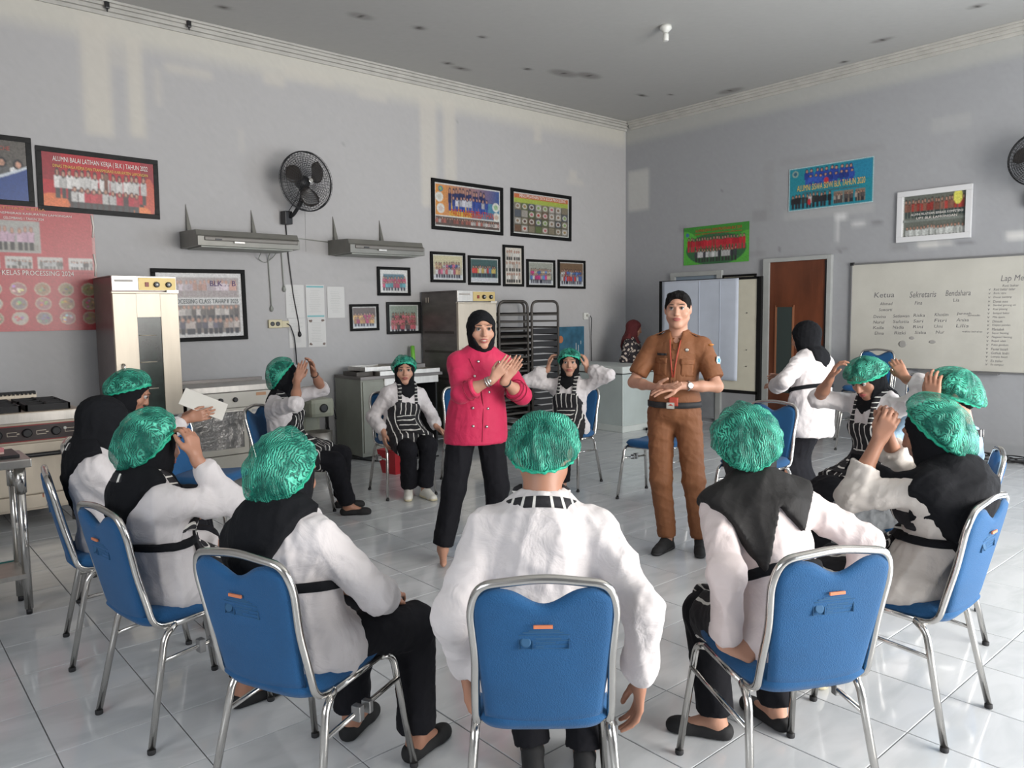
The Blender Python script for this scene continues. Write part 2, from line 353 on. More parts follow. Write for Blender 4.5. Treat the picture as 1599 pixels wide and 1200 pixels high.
for y0, y1, z0, z1, c, al in [(7.85, 7.45, 3.72, 3.12, (.53, .53, .51), .95), (5.3, 4.0, 3.5, 3.42, (.28, .28, .28), .35), (5.55, 5.4, 3.5, 2.75, (.29, .29, .29), .3), (5.25, 4.1, 2.83, 2.72, (.46, .46, .46), .5),
                              (4.55, 4.52, 2.72, 2.4, (.66, .66, .66), .9), (4.57, 4.43, 2.74, 2.66, (.66, .66, .66), .9), (4.36, 4.2, 2.62, 2.57, (.62, .62, .62), .8), (4.12, 4.0, 2.6, 2.57, (.10, .10, .10), .7),
                              (3.6, 3.38, 2.32, 2.26, (.66, .65, .62), .9), (3.38, 3.24, 2.31, 2.27, (.64, .63, .6), .7), (3.2, 3.02, 2.29, 2.275, (.07, .07, .07), .8), (3.9, 3.7, 2.32, 2.24, (.26, .26, .26), .6),
                              (2.72, 2.5, 2.36, 2.27, (.68, .67, .65), .8), (6.9, 6.75, 2.8, 2.72, (.24, .24, .24), .5), (5.7, 5.5, 2.9, 2.75, (.24, .24, .24), .5), (5.62, 5.59, 2.55, 2.3, (.26, .26, .26), .5),
                              (5.75, 5.5, 2.36, 2.31, (.24, .24, .24), .5), (4.55, 4.4, 2.33, 2.29, (.22, .22, .22), .5), (3.5, 3.1, 3.66, 3.5, (.43, .43, .43), .5)]:
    pr.rect(gy(y0), gy(y1), gz(z0), gz(z1), c, al, .05)
for i in range(14): pr.ell(gy(random.uniform(0, 7.8)), gz(random.uniform(1, 4.2)), .02, .025, (.15, .15, .15), .5)
pr.rect(gy(YL), gy(YB), gz(.12), gz(0), (.30, .31, .32), .8)
pr.noise(.012)
# the right wall has a window opening beyond the frame: keep the painted grid for y > .5
me = pr.mesh('wall_right'); bm = bmesh.new(); bm.from_mesh(me)
yc = YL-YB
kill = [f for f in bm.faces if gy(.4)-yc/2 < f.calc_center_median().x < gy(-2.2)-yc/2 and .7-HC/2 < f.calc_center_median().z < 2.9-HC/2]
bmesh.ops.delete(bm, geom=kill, context='FACES'); bm.to_mesh(me); bm.free()
wr = link_mesh('wall_right', me, M_wall); wr.location = (XR, (YL+YB)/2, HC/2); wr.rotation_euler = (0, 0, -PI/2); wr['kind'] = 'structure'
M_plainwall = mat('plain_plaster', (.43, .43, .44), .9)
bw = MB(); bw.box(XL, 1.5, YB-.15, YB, 0, HC).box(8.9, XR, YB-.15, YB, 0, HC).box(1.5, 8.9, YB-.15, YB, 3.2, HC).box(1.5, 8.9, YB-.15, YB, 0, .3)
bw.build('wall_back', M_plainwall, kind='structure')
sw = MB(); sw.box(XL-.15, XL, YB, -.3, 0, HC).box(XL-.15, XL, 2.3, YL, 0, HC).box(XL-.15, XL, -.3, 2.3, 2.8, HC).box(XL-.15, XL, -.3, 2.3, 0, 1.2)
sw.build('wall_side', M_plainwall, kind='structure')
pc = Paint(XR-XL, YL-YB, .035, (.44, .435, .42)); cy = lambda y: YL-y
for x, y, rx, ry, al in [(2.88, 7.34, .09, .07, .5), (3.97, 6.72, .16, .09, .5), (4.58, 6.62, .1, .07, .5), (5.23, 6.42, .07, .05, .5), (5.45, 7.32, .10, .06, .5), (5.68, 7.37, .16, .07, .5), (6.75, 6.75, .26, .13, .55),
                        (7.05, 6.62, .22, .12, .6), (6.3, 6.9, .1, .05, .35), (8.23, 6.76, .14, .05, .6), (8.5, 6.5, .07, .04, .6), (8.98, 5.9, .12, .22, .6), (8.62, 3.8, .07, .14, .6), (8.4, 2.81, .07, .1, .5),
                        (9.01, 4.4, .04, .08, .5), (2.2, 7.5, .05, .05, .6)]:
    pc.ell(gx(x), cy(y), rx, ry, (.17, .155, .145), al, .7); pc.ell(gx(x), cy(y), .035, .03, (.03, .025, .02), .8, .4)
pc.noise(.01)
ce = link_mesh('ceiling', pc.mesh('ceiling'), M_ceil); ce.location = ((XL+XR)/2, (YL+YB)/2, HC); ce.rotation_euler = (-PI/2, 0, 0); ce['kind'] = 'structure'
# stepped cornice along both visible walls
def cornice(name, x0, x1, y0, y1, along):
    b = MB()
    for d0, d1, z0, z1 in ((0, .10, -.022, 0), (0, .075, -.05, -.022), (0, .05, -.085, -.05), (0, .022, -.12, -.085)):
        if along == 'x': b.box(x0, x1, YL-d1, YL-d0, HC+z0, HC+z1, .004)
        else: b.box(XR-d1, XR-d0, y0, y1, HC+z0, HC+z1, .004)
    b.build(name, M_cornice, kind='structure')
cornice('trim_1', XL, XR, 0, 0, 'x'); cornice('trim_2', 0, 0, YB, YL-.1, 'y')
# floor: grout bed with single tiles
T = .4
fl = box('floor', M_grout, (XL, XR, YB, YL, -.06, -.004)); fl['kind'] = 'structure'
tme = None; cells = []
x0 = .078-T*6
for i in range(0, 30):
    for j in range(-8, 20):
        a, b = x0+i*T, .3+j*T-0.0
        if a >= XR or b >= YL or a+T <= XL or b+T <= YB: continue
        cx, cyy = a+T/2, b+T/2
        p = Vector((cx, cyy, -1.566)); z = p.dot(fw)
        vis = z > .4 and abs(p.dot(R_)/z) < .72+.2/z and abs(p.dot(U_)/z) < .54+.25/z
        cells.append((0 if vis else 1, z, a, b))
cells.sort()
stuff = MB(); nt_ = 0
def tile_mesh():
    t = MB().box(-T/2+.0022, T/2-.0022, -T/2+.0022, T/2-.0022, -.012, 0)
    bmesh.ops.bevel(t.bm, geom=[e for e in t.bm.edges if e.verts[0].co.z > -.001 and e.verts[1].co.z > -.001], offset=.0015, segments=1, affect='EDGES')
    me = bpy.data.meshes.new('tile'); t.bm.to_mesh(me); t.bm.free(); me.materials.append(M_tile); return me
tme = tile_mesh()
for v, z, a, b in cells:
    full = a+T <= XR+.001 and b+T <= YL+.001 and a >= XL-.001 and b >= YB-.001
    if v == 0 and nt_ < 300 and full:
        o = bpy.data.objects.new('tile', tme); C.objects.link(o); o.parent = fl; o.location = (a+T/2, b+T/2, 0); nt_ += 1
    else:
        stuff.box(max(a, XL)+.0022, min(a+T, XR)-.0022, max(b, YB)+.0022, min(b+T, YL)-.0022, -.012, 0)
stuff.build('tiles_beyond', M_tile, fl, kind='stuff')

# ------------------------------------------------------------------ prints and frames on the walls
def on_wall(name, label, cat, wall, u, z, tilt=0., group=None, off=.004):
    o = empty(name, (u, YL-off, z) if wall == 'L' else (XR-off, u, z), 0 if wall == 'L' else -PI/2, label, cat, group)
    o.rotation_euler = (0, tilt, o.rotation_euler.z); return o
def frame_bars(w, h, b, m, parent, d=.02, name='frame', lap=0.):
    for x0, x1, z0, z1 in ((-w/2-lap, w/2+lap, h/2-b, h/2), (-w/2-lap, w/2+lap, -h/2, -h/2+b), (-w/2, -w/2+b, -h/2+b, h/2-b), (w/2-b, w/2, -h/2+b, h/2-b)):
        box(name, m, (x0, x1, -d, 0, z0, z1), parent, bev=min(.004, d*.3))
def picture(name, label, cat, wall, x0, x1, z0, z1, paint, b=.03, m=None, tilt=0., group=None, d=.022, cell=.0065, glass=False):
    w, h = abs(x1-x0), abs(z1-z0)
    o = on_wall(name, label, cat, wall, (x0+x1)/2, (z0+z1)/2, tilt, group)
    P = Paint(w-2*b if b > 0 else w, h-2*b if b > 0 else h, cell, (.6, .6, .58)); paint(P); P.noise(.10); P.blur(.75); P.noise(.05)
    pm = link_mesh('print', P.mesh('print'), M_print, o); pm.location = (0, -.006, 0)
    if b > 0: frame_bars(w, h, b, m or M_frameblk, o, d)
    return o
def p_group(bgt, bgb, shirts, rows=2, floor=(.5, .52, .55), margin=.012, headc=(.02, .02, .025), legs=(.03, .03, .05)):
    def f(P):
        P.rect(0, P.w, 0, P.h, (.62, .62, .60)); m = margin; w, h = P.w, P.h
        P.rect(m, w-m, m, h*.55, bgt); P.rect(m, w-m, h*.5, h-m, bgb)
        P.rect(m, w-m, h*.8, h-m, floor)
        for r in range(rows):
            P.crowd(w*.08, w*.92, h*(.28+.2*r), h*(.78+.14*r), max(5, int(w/.045)), shirts, headc, legs)
        P.noise(.10)
    return f
def p_post(P):
    w, h = P.w, P.h; P.rect(0, w, 0, h, (.42, .015, .025)); P.rect(0, w*.16, 0, h*.5, (.28, .02, .03)); P.rect(w*.88, w, 0, h*.4, (.26, .02, .03))
    P.rect(0, w, h*.82, h, (.05, .03, .03)); P.ell(w*.08, h*.95, w*.14, h*.2, (.65, .16, .05)); P.ell(w*.95, h*.7, w*.06, h*.4, (.50, .09, .05)); P.ell(w*.88, h*.98, w*.08, h*.1, (.7, .2, .06))
    P.crowd(w*.10, w*.92, h*.28, h*.84, 15, [(.66, .64, .62), (.6, .58, .56)], (.03, .03, .03), (.05, .05, .05))
    P.rect(w*.53, w*.57, h*.38, h*.9, (.16, .06, .04)); P.ell(w*.55, h*.36, .022, .03, (.2, .1, .07))
    P.crowd(w*.24, w*.86, h*.6, h*1.02, 11, [(.45, .03, .05), (.62, .6, .58), (.08, .05, .05), (.42, .05, .06)], (.10, .05, .04), (.05, .05, .05)); P.noise(.12)
def p_blueleft(P):
    w, h = P.w, P.h; P.rect(0, w, 0, h, (.10, .09, .08)); P.crowd(w*.1, w*.98, h*.3, h*.9, 7, [(.62, .62, .62), (.1, .1, .1)]); P.noise(.3)
    P.put((P.Y > h*(.98-.55*(P.X/w)**1.6)), (.025, .06, .22)); P.put(abs(P.Y-h*(.98-.55*(P.X/w)**1.6)) < .012, (.55, .6, .65)); P.noise(.08)
def p_red(P):
    w, h = P.w, P.h; R0 = (.40, .055, .06); P.rect(0, w, 0, h, R0); P.rect(0, w, h*.515, h*.53, (.30, .02, .03))
    P.rect(w-.02, w, 0, h, (.55, .35, .33), .6)
    # group photo
    P.rect(w*.04, w*.64, h*.12, h*.37, (.34, .33, .31)); P.rect(w*.16, w*.28, h*.125, h*.145, (.35, .05, .05)); P.rect(w*.05, w*.63, h*.30, h*.36, (.28, .26, .23))
    P.crowd(w*.10, w*.60, h*.165, h*.35, 13, [(.50, .34, .42), (.45, .3, .38)], (.3, .18, .16), (.035, .03, .03))
    for i, c in enumerate([(.4, .05, .06), (.05, .08, .25), (.1, .09, .08), (.14, .13, .12), (.07, .06, .06)]):
        x = w*(.02+.2*i)-.01; P.rect(x, x+w*.165, h*.40, h*.497, (.5, .47, .44)); P.crowd(x+.01, x+w*.16, h*.425, h*.495, 7, [c, (.5, .5, .5)], (.04, .04, .04), c)
    cols = [(.22, .20, .12), (.30, .22, .13), (.25, .2, .2), (.10, .16, .08), (.32, .2, .13), (.45, .4, .36), (.3, .26, .13), (.35, .17, .18)]
    for r in range(3):
        for c in range(7):
            x = w*(.02+.153*c); y = h*(.66+.118*r)-.0*c; P.ell(x, y, .062, .057, (.50, .44, .33)); P.ell(x, y, .055, .05, cols[(r*3+c*5) % 8])
            k = cols[(r+c*3+4) % 8]
            for q in range(6): P.ell(x+random.uniform(-.035, .035), y+random.uniform(-.03, .03), .012, .01, tuple(min(1, v*random.uniform(.5, 2.2)) for v in k))
    P.noise(.05)
def p_class(P):
    w, h = P.w, P.h; P.rect(0, w, 0, h, (.56, .55, .54)); P.rect(.03, w-.03, .04, h*.38, (.33, .29, .28))
    P.crowd(.04, w-.04, h*.1, h*.36, 17, [(.52, .44, .48), (.5, .4, .44), (.45, .25, .2)], (.35, .22, .2), (.3, .25, .25))
    P.rect(.03, w-.03, h*.5, h-.04, (.20, .165, .145)); P.crowd(.04, w-.04, h*.5, h*.74, 16, [(.12, .1, .09), (.5, .46, .43), (.55, .5, .47)], (.25, .16, .13)); P.crowd(.04, w-.04, h*.70, h*.95, 14, [(.09, .08, .1), (.35, .25, .2), (.10, .09, .13), (.42, .36, .33)], (.3, .18, .14)); P.noise(.12)
def p_fr1(P):
    w, h = P.w, P.h; P.rect(0, w, 0, h, (.6, .6, .58)); m = .018
    P.gradx(m, w-m, m, h*.74, (.62, .26, .05), (.03, .08, .25)); P.put((P.X > w*.22) & (P.X < w*.55) & (P.Y > h*.35) & (P.Y < h*.74), (.62, .42, .05), .8)
    P.rect(w*.7, w-m, h*.35, h*.74, (.05, .25, .36), .7)
    P.crowd(w*.2, w*.76, h*.08, h*.62, 11, [(.02, .03, .12)], (.01, .015, .05), (.02, .04, .2)); P.crowd(w*.26, w*.8, h*.26, h*.62, 11, [(.03, .06, .26), (.5, .5, .55)], (.02, .02, .07), (.03, .07, .3))
    for x, y, c in [(w*.07, h*.32, (.5, .48, .42)), (w*.09, h*.58, (.55, .45, .42)), (w*.93, h*.42, (.3, .45, .25)), (w*.94, h*.66, (.5, .38, .3))]: P.ell(x, y, .06, .06, (.6, .6, .56)); P.ell(x, y, .035, .032, c)
    P.ell(w*.09, h*.13, .036, .036, (.04, .2, .28)); P.ell(w*.09, h*.13, .018, .018, (.3, .4, .1))
    P.rect(m, w-m, h*.76, h-m, (.10, .07, .06)); P.crowd(m, w-m, h*.78, h-m, 26, [(.45, .42, .4), (.12, .08, .07), (.3, .1, .08)], (.05, .04, .04), None); P.noise(.12)
def p_fr2(P):
    w, h = P.w, P.h; P.rect(0, w, 0, h, (.56, .56, .54)); m = .018; P.rect(m, w-m, m, h-m, (.075, .07, .05)); P.rect(m, w-m, m, h*.14, (.5, .14, .05)); P.rect(m, w-m, h*.14, h*.25, (.33, .40, .07))
    cs = [(.10, .05, .04), (.36, .06, .04), (.3, .2, .08), (.2, .3, .1), (.4, .12, .14), (.22, .15, .1)]
    for r in range(4):
        for c in range(8):
            x = m+(c+.5)*(w-2*m)/8; y = h*(.33+.18*r); P.rect(x-.055, x+.055, y-.045, y+.045, random.choice([(.10, .13, .05), (.2, .17, .12), (.08, .09, .11), (.3, .28, .25), (.14, .08, .05)]))
            if random.random() < .75: P.ell(x, y, .043, .033, (.52, .5, .46)); P.ell(x, y, .027, .02, random.choice(cs))
    P.noise(.10)
def p_small3(P):
    w, h = P.w, P.h; P.rect(0, w, 0, h, (.58, .54, .48))
    for r in range(3): P.crowd(.02, w-.02, h*(.07+.31*r), h*(.34+.31*r), 6, [(.62, .6, .56), (.50, .42, .36)], (.18, .1, .08), (.03, .03, .03))
    P.noise(.05)
def p_green(P):
    w, h = P.w, P.h; P.rect(0, w, 0, h, (.045, .26, .035)); P.ell(0, h, w*.35, h*.9, (.09, .40, .05)); P.ell(w, h, w*.3, h*.8, (.09, .38, .05)); P.ell(w*.5, h*.62, w*.46, h*.42, (.035, .13, .05))
    P.crowd(w*.06, w*.94, h*.28, h*.66, 20, [(.50, .02, .035)], (.03, .02, .03), (.5, .03, .05)); P.crowd(w*.18, w*.82, h*.58, h*.95, 14, [(.5, .5, .5), (.04, .04, .05), (.55, .55, .55)], (.02, .02, .02), (.03, .03, .03))
    P.ell(w*.06, h*.2, .028, .028, (.05, .15, .3)); P.noise(.08)
def p_cyan(P):
    w, h = P.w, P.h; P.rect(0, w, 0, h, (.45, .60, .62)); P.rect(.012, w-.012, .012, h-.012, (.015, .23, .30)); P.rect(w*.7, w-.02, .02, h*.45, (.02, .20, .38), .6)
    P.ell(w*.08, h*.14, .042, .042, (.25, .35, .3)); P.ell(w*.08, h*.14, .025, .025, (.03, .12, .2))
    P.crowd(w*.2, w*.78, h*.06, h*.42, 10, [(.02, .06, .34)], (.01, .02, .08), (.03, .08, .4)); P.crowd(w*.24, w*.78, h*.2, h*.46, 9, [(.02, .05, .3), (.03, .08, .38)], (.01, .02, .08), (.02, .05, .3)); P.ell(w*.46, h*.38, .03, .04, (.5, .03, .05))
    P.crowd(w*.03, w*.52, h*.62, h*.96, 11, [(.02, .02, .025), (.5, .5, .5), (.03, .03, .03)], (.01, .01, .01), (.02, .02, .03)); P.ell(w*.26, h*.82, .022, .04, (.5, .03, .04))
    for x in (.55, .67, .80): P.rect(w*x, w*(x+.11), h*.66, h*.93, (.22, .17, .13)); P.crowd(w*x, w*(x+.11), h*.7, h*.93, 4, [(.08, .07, .07), (.4, .35, .3)])
    P.noise(.08)
def p_white(P):
    w, h = P.w, P.h; P.rect(0, w, 0, h, (.13, .14, .12)); P.rect(.0, .01, 0, h, (.6, .6, .58)); P.crowd(w*.02, w*.98, h*.08, h*.55, 18, [(.36, .05, .04), (.22, .10, .07)], (.03, .02, .02), (.03, .05, .05))
    P.rect(0, w, h*.58, h*.64, (.20, .22, .20)); P.ell(w*.87, h*.12, .045, .08, (.65, .62, .12)); P.crowd(w*.05, w*.98, h*.74, h*1.1, 17, [(.52, .54, .52)], (.08, .07, .06), (.5, .5, .5)); P.noise(.12)

o = picture('banner', 'red group photo banner in black tape under the ceiling streaks, beside the hoods', 'banner', 'L', 1.37, 2.385, 2.53, 3.09, p_post, .045, M_tape, tilt=.0, d=.010)
o.rotation_euler.y = .012
lettering([('ALUMNI BALAI LATIHAN KERJA ( BLK ) TAHUN 2022', -.38, .41, .148, .205)], M_txtw, o, -.012, 'white_title')
lettering([('DINAS TENAGA KERJA DAN TRANSMIGRASI KABUPATEN LAMONGAN', -.38, .41, .100, .135)], M_txty, o, -.012, 'yellow_subtitle')
o = picture('banner', 'dark photo banner with blue wave corner, cut off beside the red one', 'banner', 'L', .35, 1.345, 2.56, 3.15, p_blueleft, .045, M_tape, d=.010)
lettering([('OCHE', .22, .335, .165, .20)], mat('faded_red_lettering', (.4, .1, .08), .5), o, -.012, 'red_title')
o = picture('banner', 'big faded red banner with rows of round food photos behind the stove', 'banner', 'L', .60, 1.80, 1.475, 2.56, p_red, 0, None)
lettering([('ALUMNI BALAI LATIHAN KERJA', -.55, .22, .50, .53)], mat('orange_lettering', (.6, .26, .1), .5), o, -.012, 'orange_title')
lettering([('DINAS TENAGA KERJA & TRANSMIGRASI KABUPATEN LAMONGAN', -.55, .42, .462, .486), ('GELOMBANG 1 TAHUN 2024', -.1, .2, .425, .446), ('HASIL PRAKTEK KELAS PROCESSING 2024', -.50, .41, -.055, -.012)], M_txtw, o, -.012, 'white_title')
for z in (.3, -.05): MB().tube([(.585, -.008, z), (.595, -.012, z+.1), (.583, -.01, z+.2)], .008, 6).build('curled_tape', M_paper, o)
o = picture('poster', 'large framed class poster with two photo rows behind the tall proofer', 'poster', 'L', 2.27, 3.19, 1.34, 2.06, p_class, .04, M_frameblk, tilt=-.01)
lettering([('BLK PROCESSING CLASS TAHAP II 2025', -.37, .38, .016, .062)], M_txtd, o, -.012, 'dark_title')
lettering([('BLK . . B', .10, .36, .19, .245)], mat('purple_lettering', (.10, .05, .16), .5), o, -.012, 'wall_letters')
o = picture('picture_frame', 'black framed orange and blue group photo poster, high over the small photos', 'picture frame', 'L', 5.576, 6.73, 2.625, 3.25, p_fr1, .045, tilt=.012)
lettering([('PAKET NAKER PELATIHAN', -.28, .42, -.12, -.035)], M_txtr, o, -.012, 'red_title')
lettering([('JURUSAN PROCESSING', .28, .50, -.235, -.18)], M_txtw, o, -.012, 'white_title')
o = picture('picture_frame', 'black framed food collage poster beside the orange and blue one', 'picture frame', 'L', 6.869, 8.02, 2.615, 3.255, p_fr2, .045, tilt=.012)
lettering([('MENU PELATIHAN TATA BOGA PROCESSING', -.42, .46, .21, .25)], M_txtw, o, -.012, 'white_title')
G = 'small framed group photos above the racks'
picture('photo_frame', 'small framed photo of people in bright clothes against a yellow wall', 'photo frame', 'L', 5.54, 6.08, 1.98, 2.36, p_group((.5, .46, .30), (.4, .38, .3), [(.5, .1, .12), (.5, .5, .5), (.05, .08, .2), (.5, .35, .2), (.45, .12, .2)], 2), .035, group=G)
picture('photo_frame', 'small framed photo of a row before dark green curtains', 'photo frame', 'L', 6.13, 6.67, 1.955, 2.335, p_group((.05, .10, .10), (.06, .12, .12), [(.5, .06, .05), (.5, .48, .45), (.45, .35, .1), (.1, .2, .3)], 1), .035, group=G)
picture('photo_frame', 'upright small frame with three rows of white uniforms', 'photo frame', 'L', 6.72, 7.09, 1.945, 2.50, p_small3, .035, group=G)
picture('photo_frame', 'small framed photo of people in blue and magenta on a grey wall', 'photo frame', 'L', 7.144, 7.69, 1.94, 2.325, p_group((.30, .31, .27), (.2, .22, .2), [(.1, .2, .45), (.5, .05, .2), (.5, .5, .5), (.45, .4, .3)], 2), .035, group=G)
picture('photo_frame', 'small framed photo with one red suit among blue shirts', 'photo frame', 'L', 7.745, 8.31, 1.93, 2.34, p_group((.16, .10, .06), (.2, .2, .2), [(.08, .15, .4), (.5, .5, .5), (.1, .2, .42), (.45, .05, .05)], 2), .035, group=G)
G = 'framed photos between the notices and the far proofer'
picture('photo_frame', 'small framed photo in a wide black mount hung highest of the three beside the notices', 'photo frame', 'L', 4.775, 5.235, 1.81, 2.15, p_group((.08, .16, .2), (.4, .05, .1), [(.45, .06, .12), (.1, .3, .35), (.4, .1, .15)], 2, margin=.05), .035, group=G)
picture('photo_frame', 'small framed photo of dancers in yellow and magenta', 'photo frame', 'L', 4.40, 4.78, 1.40, 1.71, p_group((.1, .07, .06), (.3, .3, .28), [(.6, .36, .12), (.42, .05, .14), (.5, .25, .1)], 2), .03, group=G, tilt=-.01)
picture('photo_frame', 'taped black frame with photo of a pink crowd on steps', 'photo frame', 'L', 4.89, 5.375, 1.35, 1.735, p_group((.25, .3, .25), (.3, .28, .25), [(.52, .16, .18), (.5, .12, .15), (.12, .1, .1)], 3), .035, m=M_tape, group=G)
o = picture('poster', 'green unframed group photo poster with red uniforms above the flip board', 'poster', 'R', 6.80, 5.74, 2.24, 2.77, p_green, 0)
lettering([('ALUMNI SISWA SISWI PELATIHAN BLK 2019', -.33, .42, .185, .225), ('DINAS TENAGA KERJA KABUPATEN LAMONGAN', -.33, .42, .14, .165)], M_txtr, o, -.012, 'red_title')
o = picture('poster', 'turquoise group photo poster with yellow title, highest on this wall', 'poster', 'R', 5.18, 4.11, 2.83, 3.36, p_cyan, 0)
lettering([('ALUMNI SISWA SISWI BLK TAHUN 2020', -.42, .44, -.03, .045)], M_txty, o, -.012, 'yellow_title')
lettering([('DINAS TENAGA KERJA KAB. LAMONGAN', -.34, .36, -.075, -.045)], M_txtd, o, -.012, 'dark_subtitle')
o = picture('picture_frame', 'white framed group photo under reflecting glass, over the whiteboard', 'picture frame', 'R', 3.825, 3.05, 2.33, 2.90, p_white, .06, M_framewht, d=.035)
lettering([('ALUMNI PELATIHAN BERBASIS KOMPETENSI', -.24, .30, .005, .03), ('UPT BLK LAMONGAN', -.18, .24, -.04, -.015)], M_txtw, o, -.012, 'white_title')
picture('picture_frame', 'narrow black framed certificate half hidden behind the flip board', 'picture frame', 'R', 6.15, 5.62, 1.70, 2.07, lambda P: (P.rect(0, P.w, 0, P.h, (.36, .34, .27)), P.noise(.05)), .03)
def notice(label, x0, x1, z0, z1, style, tilt=0.):
    w, h = x1-x0, z1-z0; o = on_wall('notice', label, 'notice', 'L', (x0+x1)/2, (z0+z1)/2, tilt, 'paper notices taped by the wall socket')
    P = Paint(w, h, .005, (.56, .55, .53)); P.noise(.01); link_mesh('sheet', P.mesh('sheet'), M_print, o).location = (0, -.002, 0)
    t = MB()
    n = 13 if style != 'list' else 18
    for i in range(n):
        z = h*.34-i*h*.7/n; q = w*random.uniform(.2, .38)
        t.box(-q, q*random.uniform(.5, 1), -.004, -.0035, z-.0025, z)
    t.build('printed_lines', mat('pale_grey_print', (.40, .40, .39), .7), o)
    if style == 'teal':
        box('letterhead', M_cyan, (-w*.46, w*.46, -.004, -.0035, h*.42, h*.47), o); box('letterhead', M_cyan, (-w*.46, w*.46, -.004, -.0035, -h*.47, -h*.42), o)
    if style == 'floral':
        f = MB()
        for k in range(16):
            f.ball(((-1)**k*w*.40*random.uniform(.7, 1), -.004, (-1)**(k//2)*h*.44*random.uniform(.85, 1)), (.013, .001, .010), 6)
        f.build('floral_corner_print', mat('brown_print', (.22, .17, .15), .7), o, kind='stuff')
    return o
notice('plain printed notice sheet at the left top of the taped sheets', 3.633, 3.845, 1.56, 1.92, 'plain')
notice('notice sheet with teal bands top and bottom', 3.868, 4.09, 1.557, 1.922, 'teal')
notice('notice sheet with small heading nearest to the framed photos', 4.126, 4.34, 1.555, 1.905, 'plain')
notice('closely printed list sheet hanging below the plain notice', 3.655, 3.85, 1.235, 1.555, 'list', -.01)
notice('notice sheet with brown floral corners', 3.879, 4.095, 1.235, 1.556, 'floral')

# whiteboard with marker writing
wb = on_wall('whiteboard', 'large whiteboard covered in faint handwritten lists', 'whiteboard', 'R', 3.125, 1.50)
Wd, Hd = 2.41, 1.22
box('board', M_board, (-Wd/2, Wd/2, -.018, 0, -Hd/2, Hd/2), wb)
frame_bars(Wd+.03, Hd+.03, .02, M_alu, wb, .028)
box('pen_tray', M_alu, (-.4, .4, -.07, 0, -Hd/2-.03, -Hd/2-.012), wb)
for sx in (-1, 1): box('corner_cap', M_black, (sx*(Wd/2)-.02, sx*(Wd/2)+.02, -.032, 0, Hd/2-.01, Hd/2+.025), wb)
wy = lambda y: 3.125-y; wz = lambda z: z-1.50
items = [('Ketua', 4.06, 3.83, 1.71, 1.77), ('Sekretaris', 3.66, 3.38, 1.70, 1.77), ('Bendahara', 3.28, 3.03, 1.71, 1.77), ('Ahmad', 3.99, 3.85, 1.62, 1.655), ('Suwarti', 4.0, 3.85, 1.55, 1.585),
         ('Fina', 3.60, 3.52, 1.62, 1.66), ('Lia', 3.20, 3.14, 1.645, 1.68), ('Lap Memasak', 2.75, 2.36, 1.83, 1.91), ('Roti bakar', 2.73, 2.58, 1.79, 1.815)]
names = [['Devina', 'Setiawan', 'Riska', 'Khotim', 'Jannah'], ['Nurul', 'Sulistia', 'Sari', 'Fitri', 'Anisa'], ['Kaila', 'Nadia', 'Rini', 'Umi', 'Lilis'], ['Elma', 'Rizki', 'Siska', 'Nur', '']]
for r, row in enumerate(names):
    for c, t in enumerate(row):
        if t: y = 4.06-c*.225-(.0 if r < 3 else .02); items.append((t, y, y-.03*len(t)*.62-.03, 1.47-r*.065+c*.006, 1.505-r*.065+c*.006))
items += [('samsudin', 3.05, 2.93, 1.485, 1.505), ('waktu istirahat', 3.10, 2.90, 1.31, 1.33)]
for i, t in enumerate(['Roti bakar telur', 'Bolu ayu', 'Donat kentang', 'Donat susu', 'Sambal goreng ati', 'Kue pisang', 'Sempol bakar', 'Mie ayam', 'Dimsum', 'Klepon pandan', 'Martabak', 'Sayur bening', 'Nagasari kacang', 'Rujak ulek', 'Pukis gandum', 'Pastel basah', 'Gethuk lindri', 'Lumpia basah', 'Es teler', 'Es campur']):
    items.append(('v', 2.86, 2.84, 1.755-i*.042, 1.775-i*.042)); items.append((t, 2.81, 2.81-.0105*len(t)-.03, 1.752-i*.042, 1.779-i*.042))
lettering([(t, wy(a), wy(b), wz(c), wz(d)) for t, a, b, c, d in items], M_ink, wb, -.0195, 'handwriting', slant=.15)
M_smudge = mat('erased_smudge', (.34, .33, .31), .7)
for y, z, w_, h_ in [(3.72, 1.17, .05, .04), (3.62, 1.24, .03, .02), (3.4, 1.2, .04, .02)]: MB().ball((wy(y), -.018, wz(z)), (w_, .0012, h_), 10).build('smudge', M_smudge, wb)

# ------------------------------------------------------------------ doors and the serving window on the right wall
def boxr(name, m, y0, y1, z0, z1, d0, d1, parent=None, bev=0., **k):
    """box on the right wall: y range, z range, depth into the room d0..d1"""
    return box(name, m, (XR-d1, XR-d0, min(y0, y1), max(y0, y1), z0, z1), parent, bev, **k)
dr = empty('door_1', (0, 0, 0)); dr['kind'] = 'structure'
boxr('door_leaf', M_wood, 5.41, 4.63, 0.01, 2.20, .004, .035, dr, .004)
for y0, y1, z0, z1 in ((5.30, 5.08, .50, 1.62),): boxr('door_glass', M_glassgrey, y0, y1, z0, z1, .034, .040, dr)
for y in (5.31, 5.07): boxr('glazing_bead', mat('light_wood_bead', (.30, .12, .06), .5), y-.012, y+.012, .48, 1.64, .034, .046, dr)
for z in (.49, 1.63): boxr('glazing_bead', M_wood, 5.07, 5.31, z-.012, z+.012, .034, .046, dr)
boxr('door_frame', M_wood2, 5.50, 5.41, 0, 2.25, .0, .06, dr, .004); boxr('door_frame', M_wood2, 4.63, 4.575, 0, 2.25, .0, .06, dr, .004); boxr('door_frame', M_wood2, 5.41, 4.63, 2.20, 2.25, .0, .06, dr, .004)
boxr('door_edge_strip', M_black, 4.655, 4.635, .6, 2.19, .036, .05, dr)
h = MB(); h.tube([(XR-.04, 4.71, 1.02), (XR-.09, 4.71, 1.02), (XR-.09, 4.82, 1.02)], .010, 8); h.build('door_handle', M_chrome, dr)
